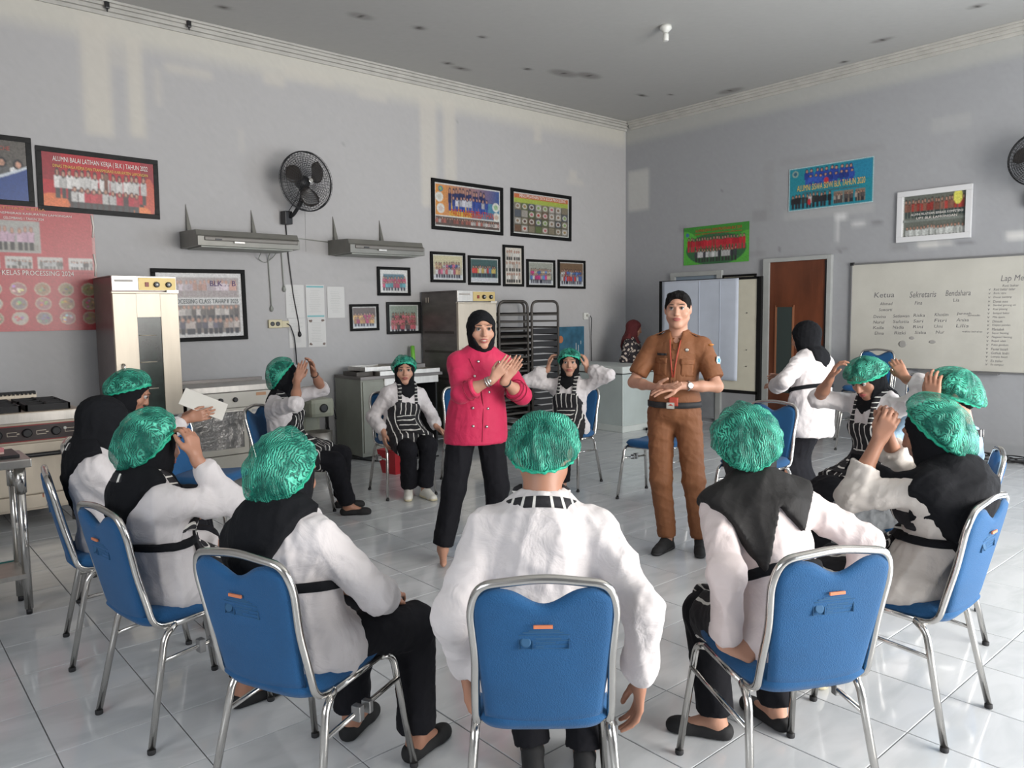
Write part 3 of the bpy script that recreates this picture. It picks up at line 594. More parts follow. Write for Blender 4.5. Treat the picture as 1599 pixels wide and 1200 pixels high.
w2 = empty('window_1'); w2['kind'] = 'structure'
boxr('window_frame', M_wood2, 7.01, 6.93, .0, 2.14, 0, .05, w2, .004); boxr('window_frame', M_wood2, 6.93, 6.22, 2.08, 2.14, 0, .05, w2, .004); boxr('window_frame', M_wood2, 6.22, 6.14, .0, 2.14, 0, .05, w2, .004)
boxr('window_pane', mat('hazy_blue_pane', (.22, .28, .34), .15, coat=.4), 6.93, 6.22, .95, 2.08, .004, .015, w2)
boxr('lower_panel', mat('scuffed_grey_panel', (.34, .35, .37), .5, vary=.15), 6.93, 6.22, .06, .9, .004, .03, w2)
boxr('window_mullion', M_wood2, 6.93, 6.22, .90, .95, .0, .05, w2)

# ------------------------------------------------------------------ wall things
def hood(x0, x1, z0, z1, label):
    t = empty('range_hood', (x0, YL, z0), 0, label, 'hood', 'steel range hoods on the wall'); w = x1-x0; D = .50; h = z1-z0
    b = MB(); bm = b.bm
    prof = [(0, 0), (-D, .0), (-D, .085), (-D+.03, .10), (-D+.05, h*.9), (0, h)]
    L = [bm.verts.new((0, y, z)) for y, z in prof]; Rr = [bm.verts.new((w, y, z)) for y, z in prof]
    n = len(prof)
    for i in range(n): bm.faces.new((L[i], L[(i+1) % n], Rr[(i+1) % n], Rr[i]))
    bm.faces.new(L); bm.faces.new(Rr[::-1]); b.build('body', M_hood, t)
    box('front_lip', mat('hood_lip_metal', (.16, .15, .135), .45, .3), (.06, w-.02, -D-.012, -D+.005, .045, .085), t, .010)
    box('grease_filter', M_graymetal, (.05, w-.05, -D+.06, -.06, -.012, .006), t)
    for x in (.06, w-.30):
        m = MB(); v = [m.bm.verts.new(p) for p in ((x, 0, h), (x+.045, 0, h), (x+.012, 0, h+.27), (x, -.05, h*.98), (x+.045, -.05, h*.98), (x+.008, -.008, h+.27))]
        for f in ((0, 1, 2), (3, 5, 4), (0, 3, 4, 1), (1, 4, 5, 2), (0, 2, 5, 3)): m.bm.faces.new([v[i] for i in f])
        m.build('wall_bracket', M_hood, t)
    box('switch', M_black, (.16, .22, -D-.02, -D-.01, .052, .066), t); box('name_strip', M_steel, (.34, .44, -D-.02, -D-.014, .03, .045), t)
    return t
hood(2.56, 3.58, 2.255, 2.42, 'grey-brown range hood beside the red banner with a cable loop below')
hood(4.16, 5.12, 2.255, 2.42, 'grey-brown range hood over the black framed photo')

def wall_fan(label, x, y, z, rz, r=.235):
    t = empty('wall_fan', (x, y, z), rz, label, 'fan')                       # faces local -Y
    cage = MB()
    for k in range(13):
        rr = r*(.16+.84*k/12); d = .045*(1-(rr/r)**3)+.015
        cage.tube([(rr*math.cos(a), -d-.03, rr*math.sin(a)) for a in np.linspace(0, 2*PI, 37)[:-1]], .0021, 4, closed=True)
        if k > 6: cage.tube([(rr*math.cos(a), d+.0, rr*math.sin(a)) for a in np.linspace(0, 2*PI, 37)[:-1]], .0021, 4, closed=True)
    for a in np.linspace(0, 2*PI, 49)[:-1]:
        cage.tube([(q*r*math.cos(a+.25*(1-q)), -(.045*(1-q**3)+.045), q*r*math.sin(a+.25*(1-q))) for q in (.16, .5, .8, 1)], .0019, 4)
        cage.tube([(q*r*math.cos(a), .045*(1-q**3)+.015, q*r*math.sin(a)) for q in (.4, .7, 1)], .0019, 4)
    cage.build('wire_guard', M_black, t)
    MB().tube([(r*math.cos(a), -.015, r*math.sin(a)) for a in np.linspace(0, 2*PI, 49)[:-1]], .008, 8, closed=True).build('guard_ring', M_black, t)
    for k in range(3):
        m = MB(); bm = m.bm; a0 = 2*PI*k/3+.45; rows = []
        for i in range(9):
            q = i/8; rr = r*(.18+.66*q); hw = (.24+.62*math.sin(PI*min(1, q*.85+.1)))*.95; row = []
            for j in range(7):
                a = a0+hw*(j/6-.5)*1.5+q*.35; row.append(bm.verts.new((rr*math.cos(a), -.02+.035*(j/6-.5)*-1, rr*math.sin(a))))
            rows.append(row)
        for r0, r1 in zip(rows, rows[1:]):
            for j in range(6): bm.faces.new((r0[j], r0[j+1], r1[j+1], r1[j])).smooth = True
        bl = m.build('blade', mat('smoky_brown_blade', (.035, .028, .024), .3), t)
        md = bl.modifiers.new('s', 'SOLIDIFY'); md.thickness = .003
    MB().lathe([(.001, -.105), (.028, -.103), (.036, -.095), (.036, -.06), (.001, -.06)], 20, Matrix.Rotation(-PI/2, 4, 'X') @ Matrix.Scale(-1, 4, (0, 0, 1))).build('hub_badge', M_black, t)
    MB().lathe([(.026, .0), (.026, .004), (.02, .005)], 20, Matrix.Translation((0, -.098, 0)) @ Matrix.Rotation(PI/2, 4, 'X')).build('badge_ring', M_chrome, t)
    MB().lathe([(.02, 0), (.062, .01), (.07, .05), (.06, .12), (.03, .135)], 20, Matrix.Rotation(-PI/2, 4, 'X')).build('motor_housing', M_black, t)
    MB().tube(arc([(0, .07, -.03), (-.01, .07, -.20), (-.06, .17, -.34), (-.09, .24, -.36)], .08), [.024]*6+[.02]*8, 10).build('neck', M_black, t)
    box('wall_bracket', M_black, (-.135, -.045, .20, .295, -.43, -.29), t, .01)
    MB().tube([(-.085, .22, -.30), (-.06, .1, -.18), (-.02, .08, -.06)], .004, 6).build('short_cable', M_black, t)
    MB().tube([(.03, .08, -.22), (.03, .09, -.55), (.032, .09, -.72)], .0018, 5).build('pull_cord', M_alu, t)
    return t
wall_fan('black wire-guarded wall fan between the two range hoods', 3.77, YL-.30, 2.985, .12, .305)
wall_fan('black wall fan cut off by the edge beside the white framed photo', XR-.30, 2.38, 3.02, -PI/2, .26)

def cable(name, label, pts, r, m, plug=None, wall=True):
    P = [Vector(p) for p in pts]; b = MB().tube(arc(P, .05, 4), r, 6); o = empty(name, pts[0], 0, label, 'cable')
    c = b.build('cord', m, o); c.location = -Vector(pts[0])
    if plug:
        q = Vector(pts[-1])-Vector(pts[0]); z = -1 if pts[-1][2] < pts[-2][2] else 1
        MB().lathe([(.006, .035*-z), (.016, .02*-z), (.021, -.0), (.017, -.02*-z), (.006, -.03*-z)], 12, Matrix.Translation(q)).build('plug', plug, o)
    return o
yw = YL-.012
cable('power_cable', 'black fan cable hanging straight down past the notices to a black plug', [(3.66, yw, 2.62), (3.68, yw, 2.2), (3.72, yw, 1.8), (3.77, yw, 1.5), (3.775, yw, 1.38)], .006, M_black, M_black)
cable('power_cable', 'grey hood cable hanging below the hood end with a plug', [(3.42, YL-.2, 2.29), (3.45, yw, 2.2), (3.46, yw, 1.9), (3.465, yw, 1.66)], .006, M_graymetal, M_graymetal)
cable('power_cable', 'thin grey cable looped under the hood end', [(3.30, YL-.25, 2.28), (3.34, yw, 2.18), (3.42, yw, 2.14), (3.50, yw, 2.2), (3.50, YL-.2, 2.29)], .0045, M_graymetal)
cable('power_cable', 'grey cable bending down from the second hood to a grey plug', [(4.16, yw, 2.40), (3.84, yw, 2.42), (3.64, yw, 2.40), (3.60, yw, 2.34), (3.61, yw, 2.0), (3.615, yw, 1.87)], .006, M_graymetal, M_graymetal)
so = on_wall('wall_socket', 'yellowed wall socket with black plug and cord beside the notices', 'socket', 'L', 3.52, 1.50)
box('cover', M_sock, (-.10, .05, -.03, 0, -.045, .045), so, .008); box('second_cover', M_sock, (.05, .13, -.028, 0, -.04, .03), so, .006)
for x in (-.06, .0): MB().lathe([(.024, 0), (.024, .004), (.016, .003)], 14, Matrix.Translation((x, -.03, 0)) @ Matrix.Rotation(PI/2, 4, 'X')).build('socket_ring', M_black, so)
MB().tube(arc([(.10, -.03, 0), (.14, -.03, -.02), (.19, -.02, -.15), (.205, -.02, -.45)], .06), .006, 6).build('cord', M_black, so)
so = on_wall('wall_socket', 'white socket with plug and hanging cord above the freezer', 'socket', 'L', 8.32, 1.53)
box('cover', M_pvc, (-.05, .05, -.02, 0, -.05, .05), so, .006); MB().lathe([(.018, 0), (.018, .05), (.008, .06)], 12, Matrix.Translation((.01, -.02, .01)) @ Matrix.Rotation(PI/2, 4, 'X')).build('plug', M_pvc, so)
MB().tube(arc([(.01, -.08, .01), (.06, -.07, -.03), (.09, -.03, -.3), (.10, -.03, -.75)], .05), .006, 6).build('cord', M_rubber, so)
lb = empty('light_socket', (6.47, 5.01, HC), 0, 'white porcelain ceiling light socket with an empty bulb holder', 'light fitting')
MB().lathe([(.055, 0), (.062, -.03), (.03, -.06), (.022, -.07)], 18).build('rose', M_pvc, lb); MB().lathe([(.022, -.07), (.03, -.09), (.03, -.14), (.024, -.15)], 18).build('bulb_holder', M_pvc, lb)
for x, y in ((2.0, 7.86), (2.72, 7.86)):
    tag(MB().box(-.02, .02, -.03, 0, -.05, .01, .008).ball((0, -.012, -.06), (.008, .008, .02), 8).build('cable_clip', M_black), 'small dark cable clip on the cornice near the tall streaks' if x < 2.5 else 'small dark cable clip on the cornice above the range hood', 'clip').location = (x, y-.03, HC-.03)

# ------------------------------------------------------------------ kitchen machines along the left wall
def proofer(x0, x1, y0, z1, label, mside, hinge_marks=False):
    t = empty('proofing_cabinet', (x0, y0, 0), 0, label, 'proofing cabinet', 'tall steel proofing cabinets against the wall'); w = x1-x0; d = YL-.05-y0
    box('body', mside, (0, w, 0, d, .12, z1-.012), t, .004); box('top', M_steeld, (-.004, w+.004, -.004, d, z1-.012, z1), t)
    box('control_fascia', M_steel, (0, w, -.03, 0, z1-.13, z1-.002), t, .003)
    box('control_panel', M_gold, (w*.40, w-.006, -.036, -.029, z1-.125, z1-.015), t, .002)
    box('power_switch', M_redswitch, (w*.50, w*.56, -.042, -.034, z1-.095, z1-.055), t, .002)
    for q in (.68, .87):
        MB().lathe([(.026, 0), (.024, .02), (.02, .024)], 18, Matrix.Translation((w*q, -.034, z1-.075)) @ Matrix.Rotation(PI/2, 4, 'X')).build('knob', M_black, t)
        MB().lathe([(.009, .024), (.008, .027)], 12, Matrix.Translation((w*q, -.034, z1-.075)) @ Matrix.Rotation(PI/2, 4, 'X')).build('knob_cap', M_pvc, t)
    box('maker_plate', mat('grey_maker_print', (.36, .33, .30), .4), (w*.04, w*.32, -.032, -.029, z1-.055, z1-.035), t)
    dz1 = z1-.155; g0, g1, gt = w*.35, w*.72, z1-.36
    dr = MB(); dr.box(-.004, g0, -.045, -.005, .16, dz1, .003).box(g1, w+.004, -.045, -.005, .16, dz1, .003).box(g0, g1, -.045, -.005, gt, dz1).box(g0, g1, -.045, -.005, .16, .42)
    dr.build('door', M_steelw, t)
    MB().box(-.012, w+.008, -.055, -.005, dz1, dz1+.016, .003).build('door_top_rail', M_steelw, t)
    box('door_window', M_glassd, (g0, g1, -.035, -.015, .42, gt), t)
    for k in range(4): MB().tube([(g0+.01, -.040, gt-.16-k*.235), (g1-.05, -.040, gt-.16-k*.235)], .005, 6).build('rack_wire', M_steelw, t)
    box('hinge', M_chrome, (w-.09, w+.006, -.06, -.005, z1-.145, z1-.125), t)
    h = MB().tube(arc([(.05, -.045, 1.0), (.05, -.09, 1.0), (.05, -.09, 1.18), (.05, -.045, 1.18)], .02), .009, 8); h.build('door_handle', M_chrome, t)
    for a in (.06, w-.06):
        for b_ in (.06, d-.06): MB().tube([(a, b_, 0), (a, b_, .12)], .02, 10).build('foot', M_black, t)
    if hinge_marks:
        for z in (1.35, 1.12, .8): box('side_seam', M_rack, (-.003, .0, .05, d-.05, z, z+.03), t)
        for y in (.55, .6): box('vent_slot', M_steelw, (-.004, .0, y, y+.012, z1-.13, z1-.07), t)
    return t
proofer(1.755, 2.285, 7.245, 1.945, 'tall steel proofing cabinet with glazed door in front of the red banner', mat('mauve_brown_side_steel', (.23, .19, .185), .35, .5, vary=.15))
proofer(5.372, 5.935, 7.15, 1.855, 'tall proofing cabinet behind the woman in the crimson jacket', M_steeld, True)

# low oven counter between the proofer and the second row
t = empty('oven_counter', (2.345, 7.30, 0), 0, 'low steel counter oven with silvery glass door and three knobs', 'oven'); w = .93; d = .55; z1 = .92
box('body', M_steeld, (0, w, 0, d, .10, z1-.06), t); box('worktop', M_steel, (-.01, w+.01, -.02, d, z1-.06, z1), t, .006); box('splash_back', M_steeld, (-.02, w+.02, d-.04, d, z1, z1+.03), t)
box('control_fascia', mat('grey_cream_fascia', (.50, .48, .43), .4, .2, vary=.05), (.0, w, -.02, 0, z1-.21, z1-.065), t, .003)
for x in (.22, .31, .45, .83): MB().lathe([(.024, 0), (.022, .022), (.017, .026)], 16, Matrix.Translation((x, -.02, z1-.135)) @ Matrix.Rotation(PI/2, 4, 'X')).build('knob', M_black, t)
box('warning_sticker', mat('orange_print', (.5, .28, .16), .6), (.66, .76, -.023, -.019, z1-.11, z1-.08), t)
M_cr = mat('cream_enamel', (.54, .52, .46), .4, vary=.06)
box('oven_door', M_cr, (.005, .565, -.03, 0, .26, z1-.215), t, .004); box('door_glass', M_glassfoil, (.05, .52, -.034, -.028, .32, z1-.25), t)
MB().box(.02, .55, -.045, -.03, z1-.245, z1-.232).build('door_handle', M_steel, t)
box('side_panel', M_cr, (.575, w-.005, -.025, 0, .10, z1-.215), t, .004); box('lower_drawer', M_cr, (.005, .565, -.028, 0, .10, .25), t, .004); box('maker_plate', M_alu, (.61, .67, -.028, -.024, z1-.265, z1-.24), t)
for a in (.05, w-.05): MB().tube([(a, .05, 0), (a, .05, .1)], .02, 10).build('foot', M_black, t)

# gas range at the left edge
t = empty('gas_range', (.30, 6.72, 0), 0, 'steel gas range with black pan supports under the red banner', 'stove'); w = 1.05; d = .85; z1 = .88
box('body', M_steelw, (0, w, .01, d, .13, z1-.03), t); box('hob', M_steelw, (-.01, w+.01, -.02, d, z1-.03, z1), t, .004)
box('hob_edge', M_steel, (-.012, w+.012, -.03, -.018, z1-.075, z1-.005), t, .003)
box('control_fascia', mat('dark_fascia', (.035, .022, .022), .35), (0, w, -.012, .012, z1-.215, z1-.095), t)
for z in (z1-.098, z1-.215): box('red_trim_line', mat('red_trim', (.25, .02, .02), .4), (0, w, -.015, -.010, z-.004, z+.004), t)
for k in range(5):
    MB().lathe([(.034, 0), (.032, .02), (.025, .028)], 16, Matrix.Translation((.12+k*.19, -.012, z1-.155)) @ Matrix.Rotation(PI/2, 4, 'X')).build('knob', M_black, t)
    m = MB(); x = .215+k*.19
    m.box(x-.035, x+.03, -.016, -.012, z1-.145, z1-.141).box(x-.035, x+.03, -.016, -.012, z1-.172, z1-.168).box(x-.035, x-.031, -.016, -.012, z1-.172, z1-.141).box(x+.028, x+.045, -.016, -.012, z1-.16, z1-.153).build('dial_marking', M_steelw, t)
MB().ball((w-.11, -.02, z1-.14), .012, 10).build('ignition_button', M_pvc, t)
box('oven_door', M_steelw, (.01, w-.01, -.03, .01, .26, z1-.235), t, .006); MB().tube(arc([(.14, -.03, .56), (.14, -.065, .56), (w-.16, -.065, .56), (w-.16, -.03, .56)], .03), .017, 10).build('door_handle', M_black, t)
box('plinth', M_steelw, (.01, w-.01, -.02, .01, .15, .25), t, .004)
for r in range(2):
    for c in range(3):
        cx, cy_ = .19+c*.33, .20+r*.36; g = MB()
        for dx, dy in ((-.14, 0), (.14, 0), (0, -.14), (0, .14)): g.box(cx+min(0, dx)-(.008 if dx == 0 else 0), cx+max(0, dx)+(.008 if dx == 0 else 0), cy_+min(0, dy)-(.008 if dy == 0 else 0), cy_+max(0, dy)+(.008 if dy == 0 else 0), z1+.035, z1+.052)
        for a, b_, c1, e in ((-.15, .15, -.15, -.135), (-.15, .15, .135, .15), (-.15, -.135, -.15, .15), (.135, .15, -.15, .15)): g.box(cx+a, cx+b_, cy_+c1, cy_+e, z1+.002, z1+.048)
        g.build('pan_support', M_rubber, t); MB().lathe([(.05, z1), (.05, z1+.02), (.03, z1+.028)], 16, Matrix.Translation((cx, cy_, 0))).build('burner', M_black, t)
bk = MB().box(0, w-.15, d-.03, d, z1, z1+.075)
bk.build('back_upstand', M_steelw, t)
bk = MB().box(0, w-.16, d-.05, d, z1+.075, z1+.095)
for k in range(30): bk.box(.01+k*.03, .022+k*.03, d-.055, d-.045, z1+.066, z1+.094)
bk.build('back_vent', M_rubber, t)
for a in (.06, w-.06):
    for b_ in (.06, d-.06): MB().tube([(a, b_, 0), (a, b_, .14)], .025, 10).build('foot', M_steeld, t)

# steel table in the left foreground with teal lower shelf
t = empty('steel_table', (.65, 4.98, 0), 0, 'steel work table with round legs at the edge of the room', 'table')
MB().box(-1.0, .05, -.32, .05, .80, .845, .006).build('tabletop', M_steel, t)
for x, y in ((0, 0), (-.92, 0), (0, -.26), (-.92, -.26)):
    MB().tube([(x, y, .03), (x, y, .8)], .021, 14).build('leg', M_chrome, t); MB().tube([(x, y, .66), (x, y, .8)], .028, 14).build('leg_socket', M_chrome, t); MB().tube([(x, y, 0), (x, y, .03)], .015, 10).build('foot', M_black, t)
box('lower_shelf', M_steel, (-.95, .0, -.28, .02, .20, .225), t); box('shelf_edge', M_teal, (-.95, .0, .02, .03, .19, .23), t)
tag(MB().box(.30, .66, 4.74, 5.0, .846, .862, .003).build('chopping_board', M_black), 'thin black board lying on the steel table', 'board')
tr = empty('tray', (.42, 4.86, .863), .25, 'pink and cream tray lying on the steel table', 'tray')
box('base', mat('cream_tray', (.60, .42, .36), .5), (-.22, .16, -.10, .10, 0, .012), tr, .004)
for a in ((-.22, .16, .09, .10, .012, .035), (-.22, .16, -.10, -.09, .012, .035), (.15, .16, -.09, .09, .012, .035), (-.22, -.21, -.09, .09, .012, .035)): box('rim', mat('pink_tray_rim', (.52, .18, .19), .5), a, tr, .002)

# steel work cabinet with trays on top
t = empty('steel_cabinet', (4.165, 7.28, 0), 0, 'steel work cabinet with hollow right bay behind the seated woman in white sneakers', 'cabinet'); w = .95; d = .57
M_cab = mat('grey_green_panel', (.27, .28, .24), .5, .1, vary=.1)
MB().box(0, w*.62, 0, d, .04, .88).build('body', M_cab, t); box('worktop', M_steeld, (-.01, w+.12, -.02, d, .88, .915), t, .003)
MB().box(w*.62, w+.05, d-.02, d, .04, .88).box(w+.03, w+.05, 0, d, .04, .88).build('open_bay', M_rubber, t)
box('front_panel', M_cab, (.02, w*.30, -.012, 0, .08, .86), t, .003); box('front_panel', M_cab, (w*.31, w*.61, -.012, 0, .08, .80), t, .003); box('apron_rail', M_steel, (w*.3, w+.06, -.02, 0, .80, .88), t, .003)
G = 'shallow steel trays stacked on the cabinet'
for i, (a, b_, z, dx, m, lab) in enumerate([(.0, .42, .917, .03, M_rack, 'dark tray lying lowest on the steel cabinet, furthest from the proofer'), (.22, 1.02, .918, -.03, M_steel, 'long bright tray on the steel cabinet under the smaller ones'),
                                             (.10, .50, .966, .02, M_steel, 'small bright tray on top of the dark one'), (.52, .92, .968, .06, M_steeld, 'dull tray on top, nearest to the tall proofer')]):
    tr = empty('baking_tray', (4.165+a, 7.33+dx, z), 0, lab, 'tray', G); ww = b_-a
    if i == 1: tr.location.y -= .06
    dd = .38 if i != 0 else .3; y0 = 0 if i != 1 else 0
    if i == 0: ww = .20
    box('base', m, (0, ww, y0, y0+dd, 0, .005), tr)
    for q in ((0, ww, y0, y0+.008, .005, .045), (0, ww, y0+dd-.008, y0+dd, .005, .045), (0, .008, y0+.008, y0+dd-.008, .005, .045), (ww-.008, ww, y0+.008, y0+dd-.008, .005, .045)): box('rim', m, q, tr)
bk = empty('bucket', (4.10, 6.52, 0), .2, 'dark red square bucket on the floor behind the chair of the woman in white sneakers', 'bucket')
b = MB(); bm = b.bm
def ring4(w_, z): return [bm.verts.new((sx*w_, sy*w_, z)) for sx, sy in ((-1, -1), (1, -1), (1, 1), (-1, 1))]
q0, q1, q2, q3 = ring4(.095, 0), ring4(.13, .24), ring4(.12, .24), ring4(.085, .012)
for A, B in ((q0, q1), (q1, q2), (q2, q3)):
    for k in range(4): bm.faces.new((A[k], A[(k+1) % 4], B[(k+1) % 4], B[k]))
bm.faces.new(q0[::-1]); bm.faces.new(q3); b.build('body', M_red, bk)
MB().tube([(.13*math.cos(a), 0, .24+.10*math.sin(a)) for a in np.linspace(0, PI, 12)], .004, 6).build('handle', M_red, bk)
br = empty('broom', (5.27, 7.70, 0), 0, 'bright lime green plastic broom handle leaning on the wall behind the seated woman', 'broom')
MB().tube([(0, 0, .03), (-.08, .06, .9), (-.10, .08, 1.02)], .012, 10).build('stick', M_green, br); MB().tube([(-.10, .06, .98), (-.07, .12, 1.20)], .026, 12).build('grip', M_green, br); box('brush_head', M_rubber, (-.04, .07, -.03, .03, 0, .06), br)
# dough mixer
t = empty('dough_mixer', (3.72, 7.48, 0), 0, 'squat cream dough mixer on the floor between the striped women', 'mixer')
M_mx = mat('grey_green_mixer_enamel', (.36, .37, .29), .4, vary=.1)
MB().box(-.16, .14, -.20, .25, 0, .08, .02).build('base', M_mx, t); MB().box(-.10, .10, .08, .24, .08, .60, .03).build('column', M_mx, t); MB().box(-.14, .13, -.20, .24, .52, .72, .045).build('head', M_mx, t)
MB().lathe([(.03, .1), (.11, .12), (.14, .22), (.145, .36), (.14, .36), (.03, .13)], 20, Matrix.Translation((0, -.07, 0))).build('bowl', M_steel, t)
MB().lathe([(.045, 0), (.045, .012), (.03, .016)], 18, Matrix.Translation((.0, -.20, .62)) @ Matrix.Rotation(PI/2, 4, 'X')).build('dial', M_black, t)
MB().tube([(.13, -.05, .66), (.18, -.08, .60), (.19, -.1, .50)], .008, 8).ball((.19, -.1, .49), .016, 8).build('lever', M_black, t)

# wheeled racks with trays
def rack(x0, x1, y0, y1, n, label, trays):
    t = empty('bakery_rack', ((x0+x1)/2, (y0+y1)/2, 0), 0, label, 'rack', 'dark steel bakery racks'); w = (x1-x0)/2; d = (y1-y0)/2; h = 1.73
    for s in (-1, 1):
        MB().tube(arc([(-w, s*d, .12), (-w, s*d, h), (w, s*d, h), (w, s*d, .12)], .10, 6), .0165, 10).build('end_frame', M_rack, t)
    for s in (-1, 1): MB().tube([(s*w, -d, .14), (s*w, d, .14)], .014, 8).build('base_rail', M_rack, t); MB().tube([(s*w, -d, h-.15), (s*w, d, h-.15)], .012, 8).build('top_rail', M_rack, t)
    for s in (-1, 1): MB().tube([(-w, s*d, .14), (w, s*d, .14)], .014, 8).build('base_rail', M_rack, t)
    for k in range(n):
        z = .24+k*(h-.42)/(n-1)
        for s in (-1, 1): box('runner', M_rack, (s*w-.02, s*w+.02, -d, d, z, z+.022), t)
        if not trays: box('cross_slat', M_rack, (-w, w, -d-.004, -d+.030, z, z+.024), t)
        elif z < h-.35:
            box('baking_sheet', M_rubber, (-w+.02, w-.02, -d+.0, d-.02, z+.022, z+.034), t); box('sheet_rim', M_rubber, (-w+.02, w-.02, -d-.006, -d+.004, z+.018, z+.082), t)
        elif k >= n-2: box('cross_slat', M_rack, (-w, w, -d-.004, -d+.02, z, z+.02), t)
    for sx in (-1, 1):
        for sy in (-1, 1): MB().lathe([(.045, -.014), (.05, 0), (.045, .014)], 16, Matrix.Translation((sx*(w-.035), sy*d, .05)) @ Matrix.Rotation(PI/2, 4, 'X')).build('caster', M_rubber, t); MB().tube([(sx*(w-.035), sy*d, .05), (sx*(w-.035), sy*d, .14)], .01, 8).build('caster_stem', M_rack, t)
    return t
rack(5.99, 6.46, 7.12, 7.75, 16, 'empty bakery rack of slats beside the far proofing cabinet', False)
rack(6.51, 6.97, 7.10, 7.75, 17, 'bakery rack filled with dark baking sheets beside the scratched blue board', True)
bb = empty('leaning_board', (7.955, 7.87, .42), 0, 'scratched blue board with a fruit sticker behind the freezer', 'board')
bo = MB().box(-.295, .295, -.012, .012, 0, .96).build('panel', M_boardblue, bb); MB().ball((-.19, -.014, .78), (.05, .002, .055), 12).build('orange_sticker', mat('orange_sticker', (.5, .18, .08), .5), bb)
m = MB()
for x, z, l in ((.12, .62, .10), (.17, .55, .14), (.05, .5, .08), (.22, .7, .05), (.15, .35, .12)): m.box(x, x+.008, -.0145, -.012, z, z+l)
m.build('scratches', M_paper, bb); MB().box(-.32, .32, -.02, .02, -.42, -.0).build('stand', M_steeld, bb)
# chest freezer
t = empty('chest_freezer', (7.63, 6.58, 0), 0, 'pale grey-green chest freezer with latch in the far corner', 'freezer'); w = .66; d = 1.18
MB().box(0, w, 0, d, .0, .72+.05, .02).build('body', M_freezer, t)
MB().box(-.012, w+.012, -.012, d, .77, .775).build('seal', M_rubber, t); MB().box(-.015, w+.015, -.015, d, .775, .87, .018).build('lid', M_freezerlid, t)
MB().box(-.018, w+.01, -.018, d, 0.0, .085, .008).build('plinth', M_freezerlid, t)
box('latch', mat('cream_latch', (.55, .57, .46), .4), (-.035, -.01, .22, .30, .66, .82), t, .006); box('latch_bracket', M_freezerlid, (-.022, -.01, .30, .35, .68, .80), t, .003)
MB().box(-.004, .004, -.004, .004, .085, .77).build('corner_bead', M_freezerlid, t)
# flip board on stand
t = empty('flip_board', (8.30, 5.74, 0), -PI/2, 'standing black framed board with a big pale blue paper sheet', 'flip board'); w = 1.46
b0, b1 = .60, 1.955
box('panel', mat('cream_board', (.56, .53, .43), .5, vary=.06), (-w/2, w/2, -.012, .012, b0, b1), t)
for a in ((-w/2, w/2, b1-.0, b1+.03), (-w/2, w/2, b0-.04, b0)): box('frame', M_frameblk, (a[0], a[1], -.022, .022, a[2], a[3]), t, .003)
for s in (-1, 1): box('upright', M_frameblk, (s*w/2-.03, s*w/2+.03, -.022, .022, 0.0, b1+.03), t, .003); box('foot', M_frameblk, (s*w/2-.03, s*w/2+.03, -.3, .3, 0, .035), t, .003)
P = Paint(1.16, 1.26, .05, (.5, .54, .62)); me = P.mesh('paper_sheet')
for v in me.vertices: v.co.y = .012*math.sin(v.co.x*11+v.co.z*2)*abs(v.co.z-.63)*.6-.0
sh = link_mesh('paper_sheet', me, M_flip, t, True); sh.location = (-w/2+.61, -.035, 1.345); md = sh.modifiers.new('s', 'SOLIDIFY'); md.thickness = .002
MB().box(-w/2+.62, -w/2+.624, -.041, -.036, .75, 1.96).box(-w/2+.93, -w/2+.934, -.041, -.036, .75, 1.96).build('paper_fold', M_flip, t)
for z in (1.55, 1.1, .9): MB().ball((w/2-.16, -.02, z), (.007, .007, .007), 8).build('pin', M_black, t)
# cables on the floor at the right wall
m = MB()
for k in range(7):
    y = 3.3; pts = []
    for i in range(14): pts.append((8.85+.22*math.sin(i*.9+k)+.03*k, 3.35-i*.13, .012+.01*(k % 3)))
    m.tube(arc(pts, .1, 3), .007, 5)
tag(m.build('cable_bundle', M_rubber), 'tangle of black cables lying on the floor along the whiteboard wall', 'cables')
m = MB(); m.tube(arc([(2.9, 7.80, .012), (4.1, 7.60, .012), (4.25, 7.05, .012), (4.9, 6.9, .012)], .2, 5), .009, 6)
tag(m.build('floor_cable', M_rubber), 'black cable lying on the floor before the steel cabinet', 'cable')
cable('power_cable', 'dark cord with a round plug hanging in the gap beside the steel cabinet', [(4.06, YL-.04, .62), (4.06, YL-.04, .45), (4.06, YL-.04, .30)], .012, M_rubber, M_rubber)

